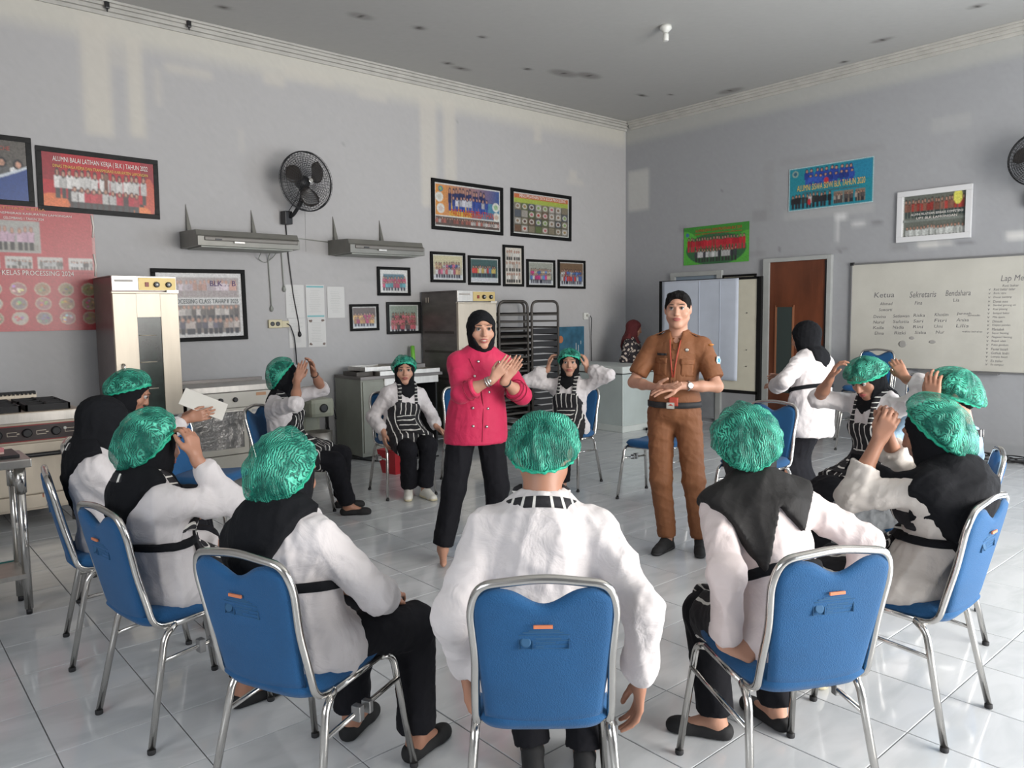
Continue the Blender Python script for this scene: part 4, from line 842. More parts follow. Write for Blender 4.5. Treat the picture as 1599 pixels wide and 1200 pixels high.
# ------------------------------------------------------------------ banquet chairs
# local frame: rear feet at y = 0, front feet at y = .48, the sitter faces +Y
def make_chair():
    t = empty('banquet_chair')
    def bw_(z): return .180+.016*math.cos((z-.80)*8)*1.0 if z > .45 else .185
    for s in (-1, 1):
        MB().tube(arc([(s*.225, 0, .012), (s*.192, .085, .40), (s*.188, .13, .437)], .05, 5), .0125, 12).build('leg', M_chrome, t)
        MB().tube(arc([(s*.188, .36, .450), (s*.192, .425, .425), (s*.222, .49, .012)], .06, 5), .0125, 12).build('leg', M_chrome, t)
        MB().tube([(s*.188, .13, .437), (s*.188, .36, .450)], .0125, 12).build('side_rail', M_chrome, t)
        MB().tube([(s*.200, .068, .315), (s*.203, .440, .345)], .0085, 8).build('brace', M_chrome, t)
    MB().box(.192, .226, .20, .225, .305, .355, .004).box(.192, .226, .25, .27, .31, .35, .004).build('gang_clip', M_alu, t)
    for ch in [c for c in t.children if c.name.startswith('leg')]:
        v0 = min(ch.data.vertices, key=lambda v: v.co.z).co
        MB().lathe([(.0135, 0), (.0150, .003), (.0150, .016), (.0130, .018)], 12, Matrix.Translation((math.copysign(.225 if v0.y < .2 else .222, v0.x), round(v0.y/.49)*.49, 0))).build('foot_cap', M_rubber, ch)
    for y in (.09, .38): MB().tube([(-.19, y, .437), (.19, y, .437)], .008, 8).build('cross_rail', M_chrome, t)
    pts = [(-.178, .17, .440), (-.184, .055, .438), (-.184, .025, .56), (-.180, .0, .66), (-.192, -.028, .80), (-.168, -.045, .872), (0, -.052, .893)]
    pts = pts+[(-x, y, z) for x, y, z in pts[-2::-1]]
    P = arc(pts, .055, 5); MB().tube(P, .0125, 12).build('back_frame', M_chrome, t)
    # backrest cushion: waisted panel with a dip in its upper edge
    b = MB(); bm = b.bm; nu, nv = 28, 22; S = {}
    for side in (0, 1):
        for i in range(nu+1):
            for j in range(nv+1):
                u = -1+2*i/nu; v = j/nv
                ztop = .868-.044*math.exp(-(u/.36)**2)-.030*(max(0, abs(u)-.74)/.26)**2
                zb = .455+.02*abs(u)**4
                z = zb+(ztop-zb)*v
                hw = (.172+.014*math.cos((z-.80)*8))*(1-.12*max(0, (z-.81)/.06)**2); x = u*hw
                yc = .045-(z-.45)*.215+(.012*(1-u*u))*(-1)
                th = .021*(max(0, 1-abs(u)**10))**.4*(max(0, 1-abs(2*v-1)**16))**.4
                S[side, i, j] = bm.verts.new((x, yc+(th if side else -th*.8), z))
    for side in (0, 1):
        for i in range(nu):
            for j in range(nv):
                q = [S[side, i, j], S[side, i+1, j], S[side, i+1, j+1], S[side, i, j+1]]
                bm.faces.new(q if side == 0 else q[::-1]).smooth = True
    bmesh.ops.remove_doubles(bm, verts=bm.verts[:], dist=.0004)
    br = b.build('backrest', M_blue, t)
    # seat cushion
    b = MB(); bm = b.bm; nu, nv = 20, 20; S = {}
    for side in (0, 1):
        for i in range(nu+1):
            for j in range(nv+1):
                u = -1+2*i/nu; v = -1+2*j/nv
                rr = max(abs(u), abs(v)); e = (abs(u)**5+abs(v)**5)**.2; k = rr/e if e > 0 else 1
                x = u*k*.198; y = .235+v*k*.225
                th = (max(0, 1-rr**8))**.45
                zc = .470+.012*v*(v > 0)-.008*(1-abs(v))
                S[side, i, j] = bm.verts.new((x, y, zc+(.034*th if side else -.038*th)))
    for side in (0, 1):
        for i in range(nu):
            for j in range(nv):
                q = [S[side, i, j], S[side, i+1, j], S[side, i+1, j+1], S[side, i, j+1]]
                bm.faces.new(q if side == 1 else q[::-1]).smooth = True
    bmesh.ops.remove_doubles(bm, verts=bm.verts[:], dist=.0004)
    b.build('seat', M_blue, t)
    pl = MB().box(-.028, .022, -.062, -.0560, .762, .771, .001).build('asset_plate', M_orange, br); pl.location = (.0, -.001, 0)
    # faded inventory stamp: frame lines, round seal and three text lines
    m = MB(); y0, y1 = -.0470, -.0435
    for a in ((-.066, .066, .738, .7395), (-.066, .066, .698, .6995), (-.066, -.0645, .698, .7395), (.0645, .066, .698, .7395), (-.030, -.0285, .698, .7395), (-.030, .066, .722, .7232), (-.030, .066, .710, .7112),
              (-.055, .05, .7445, .7475), (-.04, .04, .7495, .7525), (-.022, .045, .7265, .7295), (-.022, .03, .7145, .7175), (-.022, .0, .703, .706)):
        z = (a[2]+a[3])/2; yy = -.0165-.012+.045-(z-.45)*.215
        m.box(a[0], a[1], yy-.0012, yy+.004, a[2], a[3])
    m.lathe([(.014, 0), (.014, .001), (.010, .0012)], 16, Matrix.Translation((-.048, -.0435, .719)) @ Matrix.Rotation(PI/2-.21, 4, 'X'))
    m.build('inventory_stamp', M_stamp, br)
    return t
chair0 = make_chair()
first = [True]
def place_chair(x, y, az, label, z=0, group='blue banquet chairs of the circle'):
    if first[0]: o = chair0; first[0] = False
    else: o = copy_tree(chair0)
    a = math.radians(az); o.location = (x, y, z); o.rotation_euler = (0, 0, a-PI/2)
    tag(o, label, 'chair', group); return o

# ------------------------------------------------------------------ signed distance bodies
class Field:
    def __init__(s, lo, hi, h):
        s.h = h; s.lo = np.array(lo, np.float32); n = np.ceil((np.array(hi)-np.array(lo))/h).astype(int)+1
        s.ax = [s.lo[i]+h*np.arange(n[i], dtype=np.float32) for i in range(3)]
        s.F = np.full(tuple(n), .3, np.float32)
    def sub(s, lo, hi, pad):
        sl = []
        for i in range(3):
            a = int(np.searchsorted(s.ax[i], lo[i]-pad)); b = int(np.searchsorted(s.ax[i], hi[i]+pad)); sl.append(slice(max(0, a-1), min(len(s.ax[i]), b+1)))
        return tuple(sl), (s.ax[0][sl[0]][:, None, None], s.ax[1][sl[1]][None, :, None], s.ax[2][sl[2]][None, None, :])
    def comb(s, sl, d, k, op):
        A = s.F[sl]
        if A.size == 0: return
        if op == '-': A, d = -A, d
        if k > 0:
            h = np.clip(.5+.5*(d-A)/k, 0, 1); r = d*(1-h)+A*h-k*h*(1-h)
        else: r = np.minimum(A, d)
        s.F[sl] = -r if op == '-' else r
    def cap(s, a, b, ra, rb, k=.02, n=None, f=1., cut=None, op='+'):
        """round cone from a to b; n/f flattens it along n; cut ends it squarely at b"""
        a, b = np.array(a, float), np.array(b, float); R = max(ra, rb)*max(1, f)
        sl, (X, Y, Z) = s.sub(np.minimum(a, b)-R, np.maximum(a, b)+R, k+2*s.h)
        d = b-a; L2 = float(d@d)+1e-9
        t = np.clip(((X-a[0])*d[0]+(Y-a[1])*d[1]+(Z-a[2])*d[2])/L2, 0, 1)
        qx, qy, qz = X-a[0]-t*d[0], Y-a[1]-t*d[1], Z-a[2]-t*d[2]
        if n is not None:
            dn = (qx*n[0]+qy*n[1]+qz*n[2])*(1/f-1); qx, qy, qz = qx+n[0]*dn, qy+n[1]*dn, qz+n[2]*dn
        D = (np.sqrt(qx*qx+qy*qy+qz*qz)-(ra+(rb-ra)*t))*min(1, f if n is not None else 1)
        if cut is not None:
            u = d/math.sqrt(L2); D = np.maximum(D, (X-b[0])*u[0]+(Y-b[1])*u[1]+(Z-b[2])*u[2]-cut)
        s.comb(sl, D, k, op)
    def ell(s, c, r, A=None, k=.02, op='+'):
        c = np.array(c, float); r = np.array(r, float); R = r.max()
        sl, (X, Y, Z) = s.sub(c-R, c+R, k+2*s.h); X, Y, Z = X-c[0], Y-c[1], Z-c[2]
        if A is not None: X, Y, Z = (X*A[0][0]+Y*A[0][1]+Z*A[0][2], X*A[1][0]+Y*A[1][1]+Z*A[1][2], X*A[2][0]+Y*A[2][1]+Z*A[2][2])
        k0 = np.sqrt((X/r[0])**2+(Y/r[1])**2+(Z/r[2])**2); k1 = np.sqrt((X/r[0]**2)**2+(Y/r[1]**2)**2+(Z/r[2]**2)**2)+1e-6
        s.comb(sl, k0*(k0-1)/k1, k, op)
    def plane(s, n, p):
        """keep only the side against n"""
        X, Y, Z = s.ax[0][:, None, None], s.ax[1][None, :, None], s.ax[2][None, None, :]
        s.F = np.maximum(s.F, (X-p[0])*n[0]+(Y-p[1])*n[1]+(Z-p[2])*n[2])
    def dist(s, n, p):
        X, Y, Z = s.ax[0][:, None, None], s.ax[1][None, :, None], s.ax[2][None, None, :]
        return (X-p[0])*n[0]+(Y-p[1])*n[1]+(Z-p[2])*n[2]
    def mesh(s):
        F = s.F.copy(); F[[0, -1]] = .1; F[:, [0, -1]] = .1; F[:, :, [0, -1]] = .1
        S = F < 0; nx, ny, nz = F.shape; acc = np.zeros((nx-1, ny-1, nz-1, 3), np.float32); cnt = np.zeros((nx-1, ny-1, nz-1), np.float32)
        quads = []
        for ax in range(3):
            A = [slice(None)]*3; B = [slice(None)]*3; A[ax] = slice(0, -1); B[ax] = slice(1, None)
            cr = S[tuple(A)] != S[tuple(B)]; I = np.argwhere(cr)
            if len(I) == 0: continue
            i0 = tuple(I.T); f0 = F[tuple(A)][i0]; f1 = F[tuple(B)][i0]; t = f0/(f0-f1)
            P = I.astype(np.float32); P[:, ax] += t
            o1, o2 = [a for a in range(3) if a != ax]
            ok = (I[:, o1] > 0) & (I[:, o2] > 0) & (I[:, o1] < F.shape[o1]-1) & (I[:, o2] < F.shape[o2]-1); I = I[ok]; P = P[ok]; inside = S[tuple(A)][tuple(I.T)]
            cl = []
            for d1, d2 in ((-1, -1), (0, -1), (0, 0), (-1, 0)):
                J = I.copy(); J[:, o1] += d1; J[:, o2] += d2; lin = np.ravel_multi_index(tuple(J.T), cnt.shape); cl.append(lin)
                np.add.at(cnt.reshape(-1), lin, 1)
                for c in range(3): np.add.at(acc.reshape(-1, 3)[:, c], lin, P[:, c])
            Q = np.stack(cl, -1); flip = inside if ax != 1 else ~inside
            Q[~flip] = Q[~flip][:, ::-1]; quads.append(Q)
        if not quads: return None, None
        Q = np.concatenate(quads); used = np.unique(Q); m = np.full(cnt.size, -1, np.int64); m[used] = np.arange(len(used))
        V = acc.reshape(-1, 3)[used]/cnt.reshape(-1)[used][:, None]
        return V*s.h+s.lo, m[Q]
class Scaled(Field):
    """a field whose radii follow the head size"""
    hsc = 1.
    def cap(f, a, b, ra, rb, *r, **k): Field.cap(f, a, b, ra*f.hsc, rb*f.hsc, *r, **k)
    def ell(f, c, r, *a, **k): Field.ell(f, c, np.array(r)*f.hsc, *a, **k)
def vnormals(V, Q):
    a, b, c, d = (V[Q[:, i]] for i in range(4)); n = np.cross(c-a, d-b); N = np.zeros_like(V)
    for i in range(4):
        for k in range(3): np.add.at(N[:, k], Q[:, i], n[:, k])
    return N/(np.linalg.norm(N, axis=1, keepdims=True)+1e-9)
def relax(V, Q, n=1):
    for _ in range(n):
        S = np.zeros_like(V); c = np.zeros(len(V))
        for i in range(4):
            for j in (1, 3):
                np.add.at(S, Q[:, i], V[Q[:, (i+j) % 4]]); np.add.at(c, Q[:, i], 1)
        V = V*.4+S/c[:, None]*.6
    return V.astype(np.float32)
def folds(V, N, amp, fr, seed):
    r = np.random.default_rng(seed); f = np.zeros(len(V))
    for i in range(5):
        k = r.normal(size=3)*np.array([1, 1, .55]); k /= np.linalg.norm(k); k2 = r.normal(size=3)*7; ph = r.uniform(0, 6)
        s_ = np.sin(V@(k*fr*r.uniform(.6, 1.7))+ph+1.4*np.sin(V@k2+ph)); f += (1-np.abs(s_))**2*r.uniform(.5, 1)
    f = (f-f.mean())
    for i in range(4):
        k = r.normal(size=3); k /= np.linalg.norm(k); ph = r.uniform(0, 6); f += .28*np.abs(np.sin(V@(k*fr*r.uniform(1.8, 3))+ph+1.2*np.sin(V@(r.normal(size=3)*18)+ph)))
    return V+N*((f-f.mean())*amp)[:, None]
def sdf_object(name, fields, m, parent, amp=0., fr=40., seed=1, smooth=1):
    Vs, Qs, k = [], [], 0
    for f in fields:
        V, Q = f.mesh()
        if V is None: continue
        if smooth: V = relax(V, Q, smooth)
        if amp: V = folds(V, vnormals(V, Q), amp, fr, seed)
        Vs.append(V); Qs.append(Q+k); k += len(V)
    if not Vs: return None
    me = bpy.data.meshes.new(name); fast_mesh(me, np.concatenate(Vs), np.concatenate(Qs)); return link_mesh(name, me, m, parent, True)
def nrm(v): v = np.array(v, float); return v/(np.linalg.norm(v)+1e-9)
def two_bone(A, W, l1, l2, pole):
    A, W = np.array(A, float), np.array(W, float); d = W-A; D = np.linalg.norm(d)
    if D > (l1+l2)*.995: W = A+d/D*(l1+l2)*.995; d = W-A; D = np.linalg.norm(d)
    a = (l1*l1-l2*l2+D*D)/(2*D); h = math.sqrt(max(0, l1*l1-a*a)); u = d/D; p = np.array(pole, float); p = nrm(p-u*(p@u)); return A+u*a+p*h, W

def hand(f, W, D, N, side, curl=.5, s=1., spread=.12, thumb=.6):
    """W wrist, D direction of the fingers, N palm normal (the side the fingers curl to), side +1 if the thumb lies on cross(D, N)"""
    D = nrm(D); N = nrm(np.array(N, float)-D*(np.array(N, float)@D)); T = np.cross(D, N)*side
    L = [.040, .044, .041, .032]; base = [.086, .090, .086, .078]; off = [.027, .009, -.009, -.026]
    f.cap(W-D*.02*s, W+D*.02*s, .021*s, .024*s, .015, N, .75)
    for i in range(4):
        K = W+D*base[i]*s+T*off[i]*s; f.cap(W+D*.018*s+T*off[i]*.55*s, K, .0135*s, .0105*s, .012, N, .95)
        a = curl*.55; p = K; l = L[i]*s; dd = nrm(D+T*off[i]*spread*20)
        for j, q in enumerate((1., .68, .5)):
            v = nrm(dd*math.cos(a)+N*math.sin(a)); p2 = p+v*l*q; f.cap(p, p2, (.0092-.0008*j)*s, (.0086-.0010*j)*s, .003); p = p2; a += curl*(.85 if j == 0 else .65)
    b = W+D*.026*s+T*.016*s; v1 = nrm(D*.62+T*(.55)+N*thumb*.5); p1 = b+v1*.040*s; f.cap(b, p1, .0155*s, .0115*s, .012)
    v2 = nrm(D*.9+T*.18+N*thumb*.7); p2 = p1+v2*.032*s; f.cap(p1, p2, .0110*s, .0095*s, .004); v3 = nrm(D*.95-T*.02+N*thumb*.7); f.cap(p2, p2+v3*.026*s, .0095*s, .008*s, .003)

def cap_net(parent, hc, A, tilt=.5, R=(.112, .135), H=.105, yaw=0., seed=0, back=.02, lift=.0, sag=1., k=1.):
    """bouffant net: elastic rim round the head and a pleated dome, A = head axes (right, forward, up)"""
    r_, f_, u_ = [np.array(a) for a in A]
    pole = nrm(u_*math.cos(tilt)-f_*math.sin(tilt)); e2 = nrm(f_-pole*(f_@pole)); e1 = np.cross(e2, pole)
    c = np.array(hc)+u_*(.015+lift)-f_*back; rs = np.random.default_rng(seed); ph = rs.uniform(0, 6, 8); nu, nv = 96, 30; R = (max(.106, R[0])*k, max(.121, R[1])*k*.96); H = max(.108, H)*k*.96
    V = []; rimr = (.091*k, .114*k)
    for j in range(nv+1):
        t = j/nv; th = -.42+t*(PI/2+.42)
        for i in range(nu):
            a = 2*PI*i/nu
            kx = math.cos(th); kz = math.sin(th)
            w = min(1, max(0, t*3.4)); w = w*w*(3-2*w)
            rx = (rimr[0]*(1-w)+R[0]*w)*(kx if t > .16 else 1*(1-w)+kx*w); ry = (rimr[1]*(1-w)+R[1]*w)*(kx if t > .16 else (1-w)+kx*w)
            pl = .0035*math.sin(30*a+ph[0]+2*math.sin(3*a))*(1-t)**1.2+.005*math.sin(5*a+ph[1]+4*t)*math.sin(PI*t)+.004*math.sin(9*a+ph[2]-7*t)*math.sin(PI*t)+.0025*math.sin(17*a+9*t+ph[3])*math.sin(PI*t)
            z = kz*H*(1 if kz > 0 else .38)+.012*(1-w)*0; z += .006*math.sin(3*a+ph[4])*math.sin(PI*t)
            sg = -sag*.018*math.sin(PI*t)*(-math.sin(a) > 0)*(-math.sin(a))
            p = c+e1*(rx+pl)*math.cos(a)+e2*(ry+pl)*math.sin(a)+pole*(z+sg)
            V.append(p)
    Q = [(j*nu+i, j*nu+(i+1) % nu, (j+1)*nu+(i+1) % nu, (j+1)*nu+i) for j in range(nv) for i in range(nu)]
    me = bpy.data.meshes.new('hair_net'); me.from_pydata([tuple(v) for v in V], [], Q); me.update()
    ca = me.color_attributes.new('Rim', 'FLOAT_COLOR', 'POINT'); cl = np.ones((len(V), 4), np.float32)
    tt = np.repeat(np.arange(nv+1)/nv, nu); aa = np.tile(np.arange(nu)*2*PI/nu, nv+1)
    rim_ = np.clip((.17+.05*np.sin(5*aa+seed)-tt)/.10, 0, 1)*.72+.45*np.clip(1-np.abs(np.sin(2.5*aa+seed*1.7+2*tt))/.10, 0, 1)*(tt < .75); cl[:, :3] = np.clip(rim_, 0, 1)[:, None]
    ca.data.foreach_set('color', cl.ravel())
    o = link_mesh('hair_net', me, M_cap, parent, True)
    ring = []
    for i in range(64):
        a = 2*PI*i/64; q = .0025*math.sin(26*a+ph[5]); zz = math.sin(-.42)*H*.38
        ring.append(c+e1*(rimr[0]+.001+q)*math.cos(a)+e2*(rimr[1]+.001+q)*math.sin(a)+pole*(zz+.003*math.sin(19*a)))
    MB().tube(ring, .0052, 7, closed=True).build('elastic_rim', M_caprim, o); return o

def person(name, label, x, y, az, head, haz, hpitch=0., hroll=0., male=False, seated=True, pz=None, res=.010, shirt=M_white, trousers=M_trous, skirt=False, hijab=None, drape=None,
           net=None, apron=False, strap=False, tie=False, hair=False, sleeves=(.93, .93), wr=None, wl=None, pr=None, pl=None, hr=None, hl=None, curl=(.5, .5), hem=None, fat=1., feet=None,
           shoe=M_shoeblk, bare=False, face=True, skin=None, seed=1, cuffpuff=0., collar=False, fist=1., spinebend=.0, legspread=.11, sock=None, openmouth=False, shoulders=0., headlift=0., headscale=1.07, armr=1.):
    a = math.radians(az-90); ca, sa = math.cos(a), math.sin(a)
    root = empty(name, (x, y, 0), a, label, 'person')
    hs = headscale
    def loc(p): dx, dy = p[0]-x, p[1]-y; return np.array([dx*ca+dy*sa, -dx*sa+dy*ca, p[2]])
    def ldir(azd, pz_=0): b = math.radians(azd); v = np.array([math.cos(b), math.sin(b), pz_]); return nrm([v[0]*ca+v[1]*sa, -v[0]*sa+v[1]*ca, v[2]])
    skin = skin or M_skin
    def wh(q):
        if q is None or q[0] != 'w': return q
        return [np.array([v[0]*ca+v[1]*sa, -v[0]*sa+v[1]*ca, v[2]]) for v in q[1:]]
    hr, hl = wh(hr), wh(hl)
    P = np.array([0, 0, pz if pz else (.545 if seated else .86)]); Hc = loc(head)
    hf = ldir(haz); hf = nrm(hf*math.cos(hpitch)-np.array([0, 0, 1])*math.sin(hpitch)); hr_ = nrm(np.cross(hf, [0, 0, 1])); hu = np.cross(hr_, hf)
    if hroll: hr_, hu = hr_*math.cos(hroll)+hu*math.sin(hroll), hu*math.cos(hroll)-hr_*math.sin(hroll)
    A = (hr_, hf, hu)
    N = Hc-hu*.120-hf*.028-np.array([0, 0, .035])
    if male: N = N-np.array([0, 0, .022])
    spine = nrm(N-P); U = nrm([spine[2], 0, -spine[0]]); Fw = np.cross(spine, -U); Fw = Fw if Fw[1] > 0 else -Fw
    SL = np.linalg.norm(N-P); sw = (.163 if male else .150)*fat**.5
    M1 = P+spine*SL*.5-Fw*spinebend; M2 = P+spine*SL*.80-Fw*spinebend*.7
    sh = {1: N-spine*.055+U*sw+np.array([0, 0, shoulders]), -1: N-spine*.055-U*sw+np.array([0, 0, shoulders])}
    ul, fl_ = (.285, .25) if male else (.262, .228)
    wrists = {}; elbows = {}
    for s, w, pole in ((1, wr, pr), (-1, wl, pl)):
        w = loc(w) if w is not None else (np.array([s*.13, .26, .60]) if seated else np.array([s*.24, .04, .72]))
        elbows[s], wrists[s] = two_bone(sh[s], w, ul, fl_, pole if pole is not None else (s*.7, -.7, -.4))
    hips = {s: P+np.array([s*.085, .0, -.02]) for s in (1, -1)}
    ank = {}; knee = {}; toe = {}
    for i, s in enumerate((1, -1)):
        if feet is not None: fp = feet[i]; ank[s] = loc((fp[0], fp[1], .085)) if len(fp) < 4 else loc((fp[0], fp[1], fp[3])); toe[s] = ldir(fp[2])
        else: ank[s] = np.array([s*legspread, .42 if seated else 0, .085]); toe[s] = nrm([s*.15, 1, 0])
        knee[s], ank[s] = two_bone(hips[s], ank[s], .40 if not male else .43, .385 if not male else .41, (s*.12, 1, 1.2 if seated else .1))
    # ---- body: one skin surface of head, neck, trunk, arms, hands, legs
    B = []
    hf_ = Scaled(Hc-.18, Hc+.18, .0052 if face else .009); hf_.hsc = hs; c = Hc
    P3 = lambda r, f, u: c+(hr_*r+hf*f+hu*u)*hs
    hf_.ell(P3(0, -.012, .025), (.072, .090, .082), A, 0); hf_.ell(P3(0, .022, -.030), (.060, .064, .074), A, .03); hf_.ell(P3(0, .055, -.088), (.024, .022, .018), A, .025)
    for s in (1, -1):
        hf_.cap(P3(s*.05, .0, -.05), P3(s*.012, .06, -.088), .018, .014, .025); hf_.ell(P3(s*.040, .058, -.022), (.024, .020, .022), A, .02)
        hf_.ell(P3(s*.0305, .099, .012), (.0165, .016, .0125), A, .010, '-'); hf_.cap(P3(s*.012, .083, .031), P3(s*.045, .070, .030), .009, .008, .012)
        hf_.ell(P3(s*.0115, .090, -.026), (.0075, .0085, .0065), A, .005)
        if male or not hijab: hf_.ell(P3(s*.073, -.004, -.002), (.009, .020, .030), A, .006)
    hf_.cap(P3(0, .080, .022), P3(0, .101, -.022), .0075, .0115, .010); hf_.ell(P3(0, .078, -.052), (.024, .014, .016), A, .012)
    hf_.cap(P3(0, -.018, -.06), N, .046 if not male else .053, .05 if not male else .058, .03); B.append(hf_)
    for s in (1, -1):
        E, Wp, S0 = elbows[s], wrists[s], sh[s]; hd = (hr if s == 1 else hl)
        fdir = nrm(Wp-E) if hd is None else nrm(hd[0]); pn = nrm([-s, .2, 0]) if hd is None else nrm(hd[1])
        lo = np.minimum(np.minimum(E, Wp), Wp+fdir*.20)-.07; hi = np.maximum(np.maximum(E, Wp), Wp+fdir*.20)+.07
        g = Field(lo, hi, .0045 if res < .011 else .006); g.cap(E-nrm(E-S0)*.05, E, .037*fat**.5, .036*fat**.5, .01); g.cap(E, E+(Wp-E)*.45, .036*fat**.5, .035*fat**.5, .02); g.cap(E+(Wp-E)*.45, Wp, .034*fat**.5, .0225, .02)
        side = 1 if np.cross(fdir, pn)@nrm(hd[2] if hd is not None and len(hd) > 2 else [0, 1, .6]) > 0 else -1
        hand(g, Wp+fdir*.005, fdir, pn, side, curl[0 if s == 1 else 1], (1.06 if male else .95)); B.append(g)
    lo = np.minimum.reduce([P-.16, N-.1]+[sh[s]-.09 for s in sh]+[elbows[s]-.05 for s in sh]); hi = np.maximum.reduce([P+.16, N+.1]+[sh[s]+.09 for s in sh]+[elbows[s]+.05 for s in sh])
    g = Field(lo, hi, .016); g.cap(P, N-spine*.08, .10, .09, .04, Fw, .7); g.cap(sh[1], sh[-1], .05, .05, .04); g.cap(N-spine*.06, N+spine*.02, .06, .05, .03)
    for s in (1, -1): g.cap(sh[s], elbows[s], .043, .036, .02)
    B.append(g)
    for s in (1, -1):
        lo = np.minimum.reduce([knee[s], ank[s], hips[s], ank[s]+toe[s]*.2])-.09; hi = np.maximum.reduce([knee[s], ank[s], hips[s], ank[s]+toe[s]*.2])+.09
        g = Field(lo, hi, .0085); g.cap(hips[s], knee[s], .065, .048, .02); g.cap(knee[s], knee[s]+(ank[s]-knee[s])*.4, .046, .048, .02); g.cap(knee[s]+(ank[s]-knee[s])*.4, ank[s], .046, .032, .02)
        an = ank[s]; t_ = toe[s]; dz = np.array([0, 0, 1.]); zf = an[2]-.085
        g.cap(an, an-t_*.018-dz*.045, .030, .032, .02); g.cap(an+t_*.01-dz*.02, an+t_*.125-dz*.062, .030, .020, .03); g.cap(an+t_*.125-dz*.064, an+t_*.155-dz*.066, .021, .016, .01); B.append(g)
    body = sdf_object('body', B, skin, root, smooth=1)
    # ---- face pieces
    if face:
        for s in (1, -1):
            e = MB(); e.ball(tuple(P3(s*.0305, .0742, .012)), .0130*hs, 14); eo = e.build('eye', M_eyew, body)
            MB().ball(tuple(P3(s*.0305, .0826, .0118)), .0072*hs, 10).build('iris', M_iris, eo)
            MB().tube([tuple(P3(s*q, d, h_)) for q, d, h_ in ((.013, .0925, .0330), (.025, .0920, .0350), (.037, .0870, .0350), (.048, .0780, .0320))], [.0022, .0032, .0028, .0012], 6).build('eyebrow', M_brow, body)
            MB().tube([tuple(P3(s*q, d, h_)) for q, d, h_ in ((.0175, .0865, .0125), (.0235, .0888, .0185), (.031, .0885, .0205), (.039, .0850, .0175), (.044, .0795, .0115))], [.0010, .0018, .0020, .0018, .001], 6).build('eyelashes', M_brow, body)
        lp = MB(); lp.tube([tuple(P3(q, d, h_)) for q, d, h_ in ((-.024, .0835, -.052), (-.012, .0915, -.0475), (-.004, .0945, -.0470), (.004, .0945, -.0470), (.012, .0915, -.0475), (.024, .0835, -.052))], [.0012, .004, .0042, .0042, .004, .0012], 8)
        dz_ = .006 if openmouth else 0
        lp.tube([tuple(P3(q, d, h_-dz_)) for q, d, h_ in ((-.023, .083, -.0535), (-.012, .0905, -.0575), (0, .0935, -.0590), (.012, .0905, -.0575), (.023, .083, -.0535))], [.0012, .0045, .0052, .0045, .0012], 8)
        lp.build('lips', M_lip, body)
        if openmouth: MB().ball(tuple(P3(0, .088, -.0555)), (.013, .006, .004), 10).build('teeth', M_pvc, body)
    # ---- trousers or skirt
    legs = []
    alo = np.minimum.reduce([P-.24]+[knee[s]-.14 for s in knee]+[ank[s]-.13 for s in ank]); ahi = np.maximum.reduce([P+.24]+[knee[s]+.14 for s in knee]+[ank[s]+.13 for s in ank])
    g = Field(alo, ahi, res); g.ell(P-np.array([0, -.01, .0]), (.155*min(fat, 1.05), .118*min(fat, 1.05), .11), None, 0); fa = fat**.5
    if skirt:
        kc = (knee[1]+knee[-1])/2; ac = (ank[1]+ank[-1])/2
        g.cap(P+np.array([0, .02, -.02]), kc+np.array([0, .0, -.02]), .16, .15, .05, np.array([0, 0, 1.]), .62)
        g.cap(kc-np.array([0, 0, .03]), ac+np.array([0, .03, -.03]), .15, .21, .06, np.array([0, 1., 0]), .7, cut=0)
    else:
        for s in (1, -1):
            g.cap(hips[s], knee[s], .092*fa, .073*fa, .03); dn = nrm(ank[s]-knee[s])
            g.cap(knee[s], ank[s]-dn*.015, .071*fa, .068 if not male else .062, .03, cut=0)
    tr_ = sdf_object('skirt' if skirt else 'trousers', [g], trousers, root, .0035, 34, seed+3)
    legF = g
    # ---- shirt
    lo = np.minimum.reduce([P-.26, N-.14]+[sh[s]-.13 for s in sh]+[elbows[s]-.13 for s in sh]+[wrists[s]-.1 for s in sh]); hi = np.maximum.reduce([P+.26, N+.14]+[sh[s]+.13 for s in sh]+[elbows[s]+.13 for s in sh]+[wrists[s]+.1 for s in sh])
    G = Field(lo, hi, res); hemz = hem if hem is not None else (.44 if seated else .66)
    ch, wa = (.150*fat, .128*fat)
    if male: ch = .148*fat
    G.cap(P+spine*.02, M1, .165*fat, wa+.008, .05, Fw, .78); G.cap(M1, M2, wa, ch, .06, Fw, .74); G.cap(M2, N-spine*.05, ch, .085, .05, Fw, .70)
    G.cap(sh[1]-U*.025-spine*.012, sh[-1]+U*.025-spine*.012, .055, .055, .05)
    G.cap(N-spine*.05+U*.05, N+spine*.012, .060, .050, .04); G.cap(N-spine*.05-U*.05, N+spine*.012, .060, .050, .03)
    if not male:
        for s in (1, -1): G.ell(P+spine*SL*.64+Fw*(.075)+U*s*.065, (.062, .055, .06), None, .05)
    if seated: G.ell(P+np.array([0, .03, -.03]), (.195*fat, .17*fat, .11), None, .05)
    else: G.cap(P+spine*.05, P-np.array([0, 0, .14]), .168*fat, .192*fat, .04, Fw, .76)
    T_ = Field(lo, hi, res); T_.F = G.F.copy()                          # torso without sleeves, used for apron, straps and drape
    for i, s in enumerate((1, -1)):
        q = sleeves[i]; E, Wp, S0 = elbows[s], wrists[s], sh[s]
        rw = .053*fa*armr
        if q <= .5: e = S0+(E-S0)*(q/.5); G.cap(S0, e, .060, .064, .03, cut=0)
        else:
            e = E+(Wp-E)*((q-.5)/.5); G.cap(S0, E, .060*armr, rw, .035); rc = .046+cuffpuff
            if q < .86: G.cap(E, e, rw, .052*fa*armr, .03, cut=0); G.cap(e-nrm(Wp-E)*.035, e, .055*fa*armr, .055*fa*armr, .008, cut=0)
            else:
                m_ = E+(e-E)*.86; G.cap(E, m_, rw, rc, .03); G.cap(m_, e, .036, .034, .012, cut=0)
